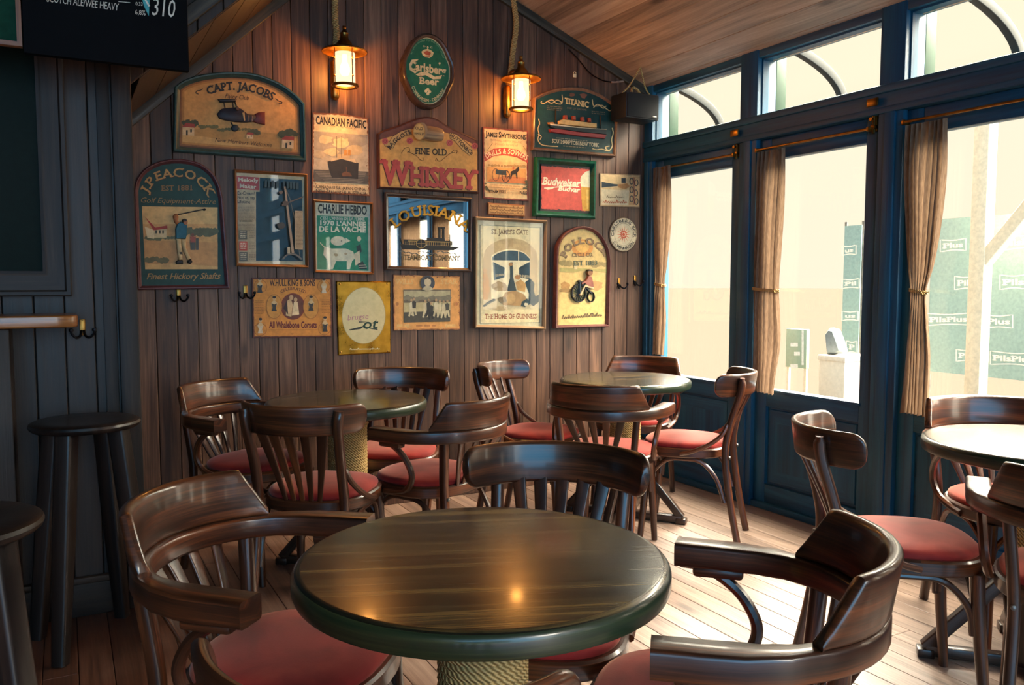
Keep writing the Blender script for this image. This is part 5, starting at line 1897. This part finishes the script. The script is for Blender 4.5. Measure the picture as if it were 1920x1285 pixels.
# ---- 19 football tin sign
t = sign('tin_poster', 'orange tin sign with an old football photograph and a portrait roundel', 'poster', 801, 567)
out = [(737, 515), (863, 518), (863, 618), (738, 620)]
board(t, 'plate', out, .006, paint('#7a4630', .5, .3), .001)
A = Art(.0062)
A.jag(inset(out, .8), '#b9743f', 1.0, 4); A.jag(inset(out, 2.4), '#dd9850', 1.0, 4)
A.text("WILLS", (742, 533), (775, 533), 9, '#dca866', BOLD, True, shear=.1); A.text('STAR', (826, 533), (856, 533), 9, '#dca866', BOLD, True, shear=.1)
A.lines(744, 608, 768, 1, 4, 5, '#dca866'); A.lines(780, 609, 822, 1, 4, 3.5, '#b9743f'); A.lines(834, 608, 854, 1, 4, 5, '#dca866')
A.poly([(756, 543), (845, 543), (844, 603), (757, 605)], '#6b5b48'); A.poly([(757, 545), (844, 545), (844, 562), (757, 562)], '#b0a079'); A.trees(760, 842, 560, 6, '#7d715a', 14); A.poly([(757, 568), (844, 566), (844, 586), (757, 588)], '#b9a576'); A.poly([(757, 586), (844, 582), (843, 603), (757, 604)], '#4a4438')
for x, y, c in ((771, 572, '#d4c29a'), (776, 570, '#3a352e'), (797, 574, '#c5b18a'), (803, 572, '#33302b'), (808, 578, '#33302b'), (817, 572, '#d4c29a'), (824, 574, '#cdb98f'), (831, 575, '#c5b18a'), (838, 574, '#4a443a')):
    A.poly([(x - 4, y - 3), (x, y - 6), (x + 4, y - 3), (x + 3, y + 8), (x - 3, y + 8)], c); A.ell(x, y - 9, 2.2, 2.8, '#b08a62', 10); A.poly([(x - 3, y + 8), (x + 3, y + 8), (x + 5, y + 21), (x + 2, y + 21), (x, y + 12), (x - 3, y + 22), (x - 6, y + 21)], '#c9b68c' if c != '#33302b' else '#2e2b27')
A.ell(801, 531, 13.5, 14, '#43474c', 28); A.ell(801, 529, 6.4, 8.6, '#c4ad88', 18); A.poly([(790, 543), (796, 537), (806, 537), (812, 543), (801, 546)], '#b7a582'); A.poly([(795, 525), (797, 520), (805, 520), (807, 525), (801, 522)], '#3d342b')
for x in (744, 855): A.ell(x, 570, 3, 3.4, '#b9743f', 12)
A.speck(740, 518, 862, 521, 12, 1.2, '#6d3f2a'); A.speck(738, 612, 862, 618, 14, 1.3, '#c9a06a'); A.speck(858, 520, 862, 616, 12, 1.0, '#6d3f2a')
A.build('print', t)

# ---- beer menu boards hanging in front of the partition
YM = 3.10
t = thing('menu_board', 'big black beer menu board with white handwriting hanging at the top left', 'menu board', (.16, YM, 1.99), world=True)
a, b = on_y(44, 88, YM), on_y(355, 134, YM)
mb = MB(); mb.box((a.x, YM, b.z), (b.x, YM + .03, b.z + .95), .003)
mb.build('board', paint('#07090d', .7, .1, 0.0, .08), t)
A = Art(base=YM - .0002)
W_ = paint('#d8d2c4', .8, .1)
A.text('SCOTCH ALE/WEE HEAVY', (87, 3), (222, 20), 13, W_, LIGHT, shear=.08)
A.text('0,33', (254, 10), (268, 11), 6.5, W_, LIGHT); A.text('6,8%', (253, 27), (273, 29), 9, W_, LIGHT); A.text('310', (283, 28), (328, 33), 32, W_, LIGHT, shear=.1)
A.poly([(265, -8), (281, -10), (279, 30), (270, 12)], '#3f9aa0'); A.line([(268, -8), (280, 12)], 3, W_)
A.line([(222, 3), (244, 5)], 1.2, W_); A.line([(224, -4), (244, -2)], 1.2, W_)
A.build('chalk_writing', t)
for x in (a.x + .05, b.x - .05):
    mb = MB(); mb.tube([(x, YM + .015, b.z + .94), (x, YM + .015, 3.275)], .004, 6)
    mb.build('hanging_wire', M['iron'], t)
t = thing('green_board', 'green board with a thin wooden edge at the left of the black menu board', 'board', (-.45, YM, 2.0), world=True)
mb = MB(); mb.box((a.x - .75, YM + .004, a.z + .015), (a.x - .014, YM + .022, a.z + .95), .002)
mb.build('panel', paint('#0d3a2c', .7, .12, 0.0, .1), t)
o = [(a.x - .77, a.z), (a.x - .003, a.z), (a.x - .003, a.z + .97), (a.x - .77, a.z + .97)]
mb = MB(); mb.rings(o, [(0, .0), (0, .03), (.014, .03), (.014, .0)], lambda x, y, h: (x, YM + .026 - h, y))
mb.build('edging', M['frame_oak'], t)
for x in (a.x - .7, a.x - .08):
    mb = MB(); mb.tube([(x, YM + .015, a.z + .95), (x, YM + .015, 3.275)], .004, 6)
    mb.build('hanging_wire', M['iron'], t)

# ------------------------------------------------------------------ the terrace outside
mb = MB(); mb.box((XW + .18, -30, -.25), (160, 160, -.15)); mb.box((XW + .04, -4.5, -.15), (XW + .2, 4.6, -.02), m=0)
struct(mb.build('floor_terrace', paint('#3a3530', .9, .06, 0.0, 0.0), smooth=0))
XBN = 7.0
for (xl, xr, lb, words) in (
        (1743, 1990, 'pale teal beer banner outside the right-hand window behind a timber post', (
            ('Plus', 1768, 466, 1806, 463, 9), ('Pils', 1795, 536, 1826, 535, 10), ('Pils', 1880, 535, 1921, 534, 11), ('Plus', 1928, 533, 1975, 532, 11), ('PilsPlus', 1743, 604, 1814, 603, 9), ('Plus', 1851, 608, 1894, 608, 10), ('Pils', 1798, 671, 1826, 672, 9), ('PilsPlus', 1862, 676, 1938, 680, 10), ('PilsPlus', 1880, 462, 1960, 456, 11))),
        (1580, 1612, 'narrow strip of pale teal beer banner seen at the right edge of the middle window', (
            ('us', 1584, 474, 1600, 472, 7), ('Pil', 1584, 536, 1606, 535, 7), ('us', 1584, 596, 1604, 596, 7), ('P', 1592, 655, 1602, 656, 9)))):
    p = on_x(xl, 700, XBN)
    t = thing('banner', lb, 'banner', (XBN, p.y, p.z), group='beer banners on the terrace', world=True)
    y0, y1 = on_x(xl, 550, XBN).y, on_x(xr, 550, XBN).y
    mb = MB(); mb.box((XBN + .002, y1, .44), (XBN + .012, y0, 1.83))
    mb.build('cloth', paint('#8fabaa', .8, .08), t, smooth=0)
    A = Art(plane='x', base=XBN)
    WH = paint('#f4efe4', .8, .05)
    for s_, x0, yy0, x1, yy1, h in words:
        A.text(s_, (x0, yy0), (x1, yy1), h, WH, HEAVY, True)
        m_ = (x0 + x1) / 2; pad = 5
        up = arch([(x0 - pad, yy0 - h * 1.75), (m_, (yy0 + yy1) / 2 - h * 1.5), (x1 + pad, yy1 - h * 1.75)], 5)
        lo = arch([(x1 + pad, yy1 + h * .75), (m_, (yy0 + yy1) / 2 + h * .5), (x0 - pad, yy0 + h * .75)], 5)
        A.line(up + lo, 2.0, WH, True)
    A.build('logos', t)
    for y in (y0, y1):
        mb = MB(); mb.tube([(XBN + .03, y, -.15), (XBN + .03, y, 1.87)], .018, 8)
        mb.build('pole', M['steel'], t)

t = thing('timber_post', 'pale timber terrace post with a slanted brace in front of the teal banner', 'post', (6.55, on_x(1836, 600, 6.55).y, -.15), world=True)
yb_ = on_x(1836, 560, 6.55).y
mt = paint('#eedcc0', .8, .08)
mb = MB(); mb.box((6.49, yb_ - .065, -.15), (6.61, yb_ + .065, 2.9), .01)
mb.build('post', mt, t)
q0, q1 = on_x(1846, 490, 6.55), on_x(1925, 395, 6.55)
q1 = q0 + (q1 - q0) * 2.2
mb = MB(); mb.sweep([tuple(q0), tuple(q1)], rrect(.10, .10, .008), up=(1, 0, 0))
mb.build('brace', mt, t)

t = thing('notice_board', 'small green notice board with white labels outside the middle window', 'notice board', tuple(on_x(1494, 700, 6.0)), world=True)
pa, pb = on_x(1474, 616, 6.0), on_x(1511, 692, 6.0)
mb = MB(); mb.box((6.0, pb.y, pb.z), (6.04, pa.y, pa.z), .004); mb.build('board', paint('#a2b49c', .7, .05), t)
A = Art(plane='x', base=6.0 - .0005)
for x0, y0, x1, y1 in ((1482, 643, 1496, 650), (1489, 660, 1500, 667), (1482, 683, 1496, 690), (1503, 620, 1507, 685)): A.rect(x0, y0, x1, y1, '#f0eee4')
A.build('labels', t)
for y in (pa.y - .02, pb.y + .02):
    mb = MB(); mb.box((6.01, y - .015, -.15), (6.035, y + .015, pb.z + .02), .002); mb.build('leg', mt, t)
t = thing('white_crate', 'white box standing on the terrace under a dark jacket', 'box', tuple(on_x(1568, 740, 6.0)), world=True)
pa, pb = on_x(1543, 668, 6.0), on_x(1590, 735, 6.0)
mb = MB(); mb.box((5.95, pb.y, -.15), (6.35, pa.y, pa.z), .01); mb.build('body', paint('#e2d5c2', .8, .05), t)
mb = MB(); mb.box((5.94, pb.y - .01, pa.z - .03), (6.36, pa.y + .01, pa.z + .015), .006); mb.build('lid', paint('#e4d8c6', .8, .05), t)
lidz = pa.z + .015
pts = [(1541, 668), (1538, 630), (1546, 619), (1556, 622), (1563, 640), (1571, 664), (1562, 668)]
A = MB()
o = [(on_x(x, y, 6.0).y, on_x(x, y, 6.0).z) for x, y in pts]
zm = min(q[1] for q in o)
o = [(a_, b_ - zm + lidz) for a_, b_ in o]
A.rings(o, [(.02, -.06), (0, -.03), (0, .03), (.02, .06)], lambda x, y, h: (6.1 - h, x, y), cap0=True, cap1=True)
tag(A.build('jacket', paint('#7a8488', .8, .1)), 'dark jacket lying in a heap on the white terrace box', 'jacket')

t = thing('awning', 'arched clear awning on curved metal ribs above the windows outside', 'awning', (XW + .18, 2.0, 2.5), world=True)


def rib(y):
    return [(XW + .19 + 1.06 * math.sin(a), y, 2.46 + .36 * math.cos(a)) for a in [PI / 2 * k / 14 for k in range(15)]]


for y in (5.07, 3.9, 2.73, 1.56, .39, -.78, -1.95, -3.12):
    mb = MB(); mb.sweep(rib(y), rrect(.06, .045, .006), up=(0, 1, 0))
    mb.build('rib', paint('#161d20', .6, .05), t)
mb = MB(); mb.sweep([(XW + 1.25, -3.3, 2.46), (XW + 1.25, 5.2, 2.46)], rrect(.05, .045, .006)); mb.build('front_rail', paint('#1c2326', .6, .05), t)
mb = MB()
ra, rb = rib(-3.25), rib(5.15)
mb.grid([[Vector(p) + Vector((0, 0, .025)) for p in ra], [Vector(p) + Vector((0, 0, .025)) for p in rb]], [[(0, k) for k in range(15)], [(8, k) for k in range(15)]])
mb.build('sheet', M['canopy'], t, smooth=180, fix=False)

SKYHI, SIDE, FILL, EXPOSURE = 86.0, 9.5, 4.6, 0.06
# ------------------------------------------------------------------ sky, camera, output
w = bpy.data.worlds.new('sky'); SC.world = w
w.use_nodes = True
nt = w.node_tree
nt.nodes.clear()


def wn(typ, ins=None, **kw):
    nd = nt.nodes.new(typ)
    for k, v in kw.items():
        setattr(nd, k, v)
    for k, v in (ins or {}).items():
        if isinstance(v, bpy.types.NodeSocket):
            nt.links.new(v, nd.inputs[k])
        else:
            nd.inputs[k].default_value = v
    return nd


tc = wn('ShaderNodeTexCoord').outputs['Generated']
sp = wn('ShaderNodeSeparateXYZ', {0: tc})
SUNSIDE = wn('ShaderNodeMapRange', {'Value': sp.outputs[0], 'From Min': -.05, 'From Max': .35}, interpolation_type='SMOOTHSTEP').outputs[0]
HIGH = wn('ShaderNodeMapRange', {'Value': sp.outputs[2], 'From Min': .32, 'From Max': .50}, interpolation_type='SMOOTHSTEP').outputs[0]


def mixc(f, a, b):
    m = wn('ShaderNodeMix', data_type='RGBA')
    for sk, v in ((m.inputs[0], f), (m.inputs[6], a), (m.inputs[7], b)):
        if isinstance(v, bpy.types.NodeSocket):
            nt.links.new(v, sk)
        else:
            sk.default_value = v
    return m.outputs[2]


LOWC = (1.14, .99, .765, 1)            # hazy bright horizon on the street side
HIC = (SKYHI * 1.0, SKYHI * .88, SKYHI * .72, 1)
BLUE = (FILL * .20, FILL * .60, FILL * 1.0, 1)
SIDEF = wn('ShaderNodeMapRange', {'Value': sp.outputs[1], 'From Min': .02, 'From Max': -.30}, interpolation_type='SMOOTHSTEP').outputs[0]
SIDC = (SIDE * 1.0, SIDE * .88, SIDE * .70, 1)
street = mixc(HIGH, mixc(SIDEF, LOWC, SIDC), HIC)
REARF = wn('ShaderNodeMapRange', {'Value': sp.outputs[1], 'From Min': -.86, 'From Max': -.45}, interpolation_type='SMOOTHSTEP').outputs[0]
col = mixc(SUNSIDE, mixc(REARF, BLUE, (1.5, 1.34, 1.1, 1)), street)
bg = wn('ShaderNodeBackground', {'Color': col, 'Strength': 1.0})
wn('ShaderNodeOutputWorld', {'Surface': bg.outputs[0]})

for o in list(SC.objects):
    if '_world' in o:
        del o['_world']

cam = bpy.data.cameras.new('camera')
cam.sensor_width = 36.0
cam.lens = 36.0 * FPX / 1920
cam.clip_start = .05
co = bpy.data.objects.new('camera', cam)
COL.objects.link(co)
co.location = CAM
co.rotation_euler = (PI / 2 - PITCH, 0, -YAW)
SC.camera = co
SC.view_settings.view_transform = 'Standard'
SC.view_settings.look = 'None'
SC.view_settings.exposure = EXPOSURE
SC.view_settings.gamma = 1.0
SC.view_settings.use_curve_mapping = False
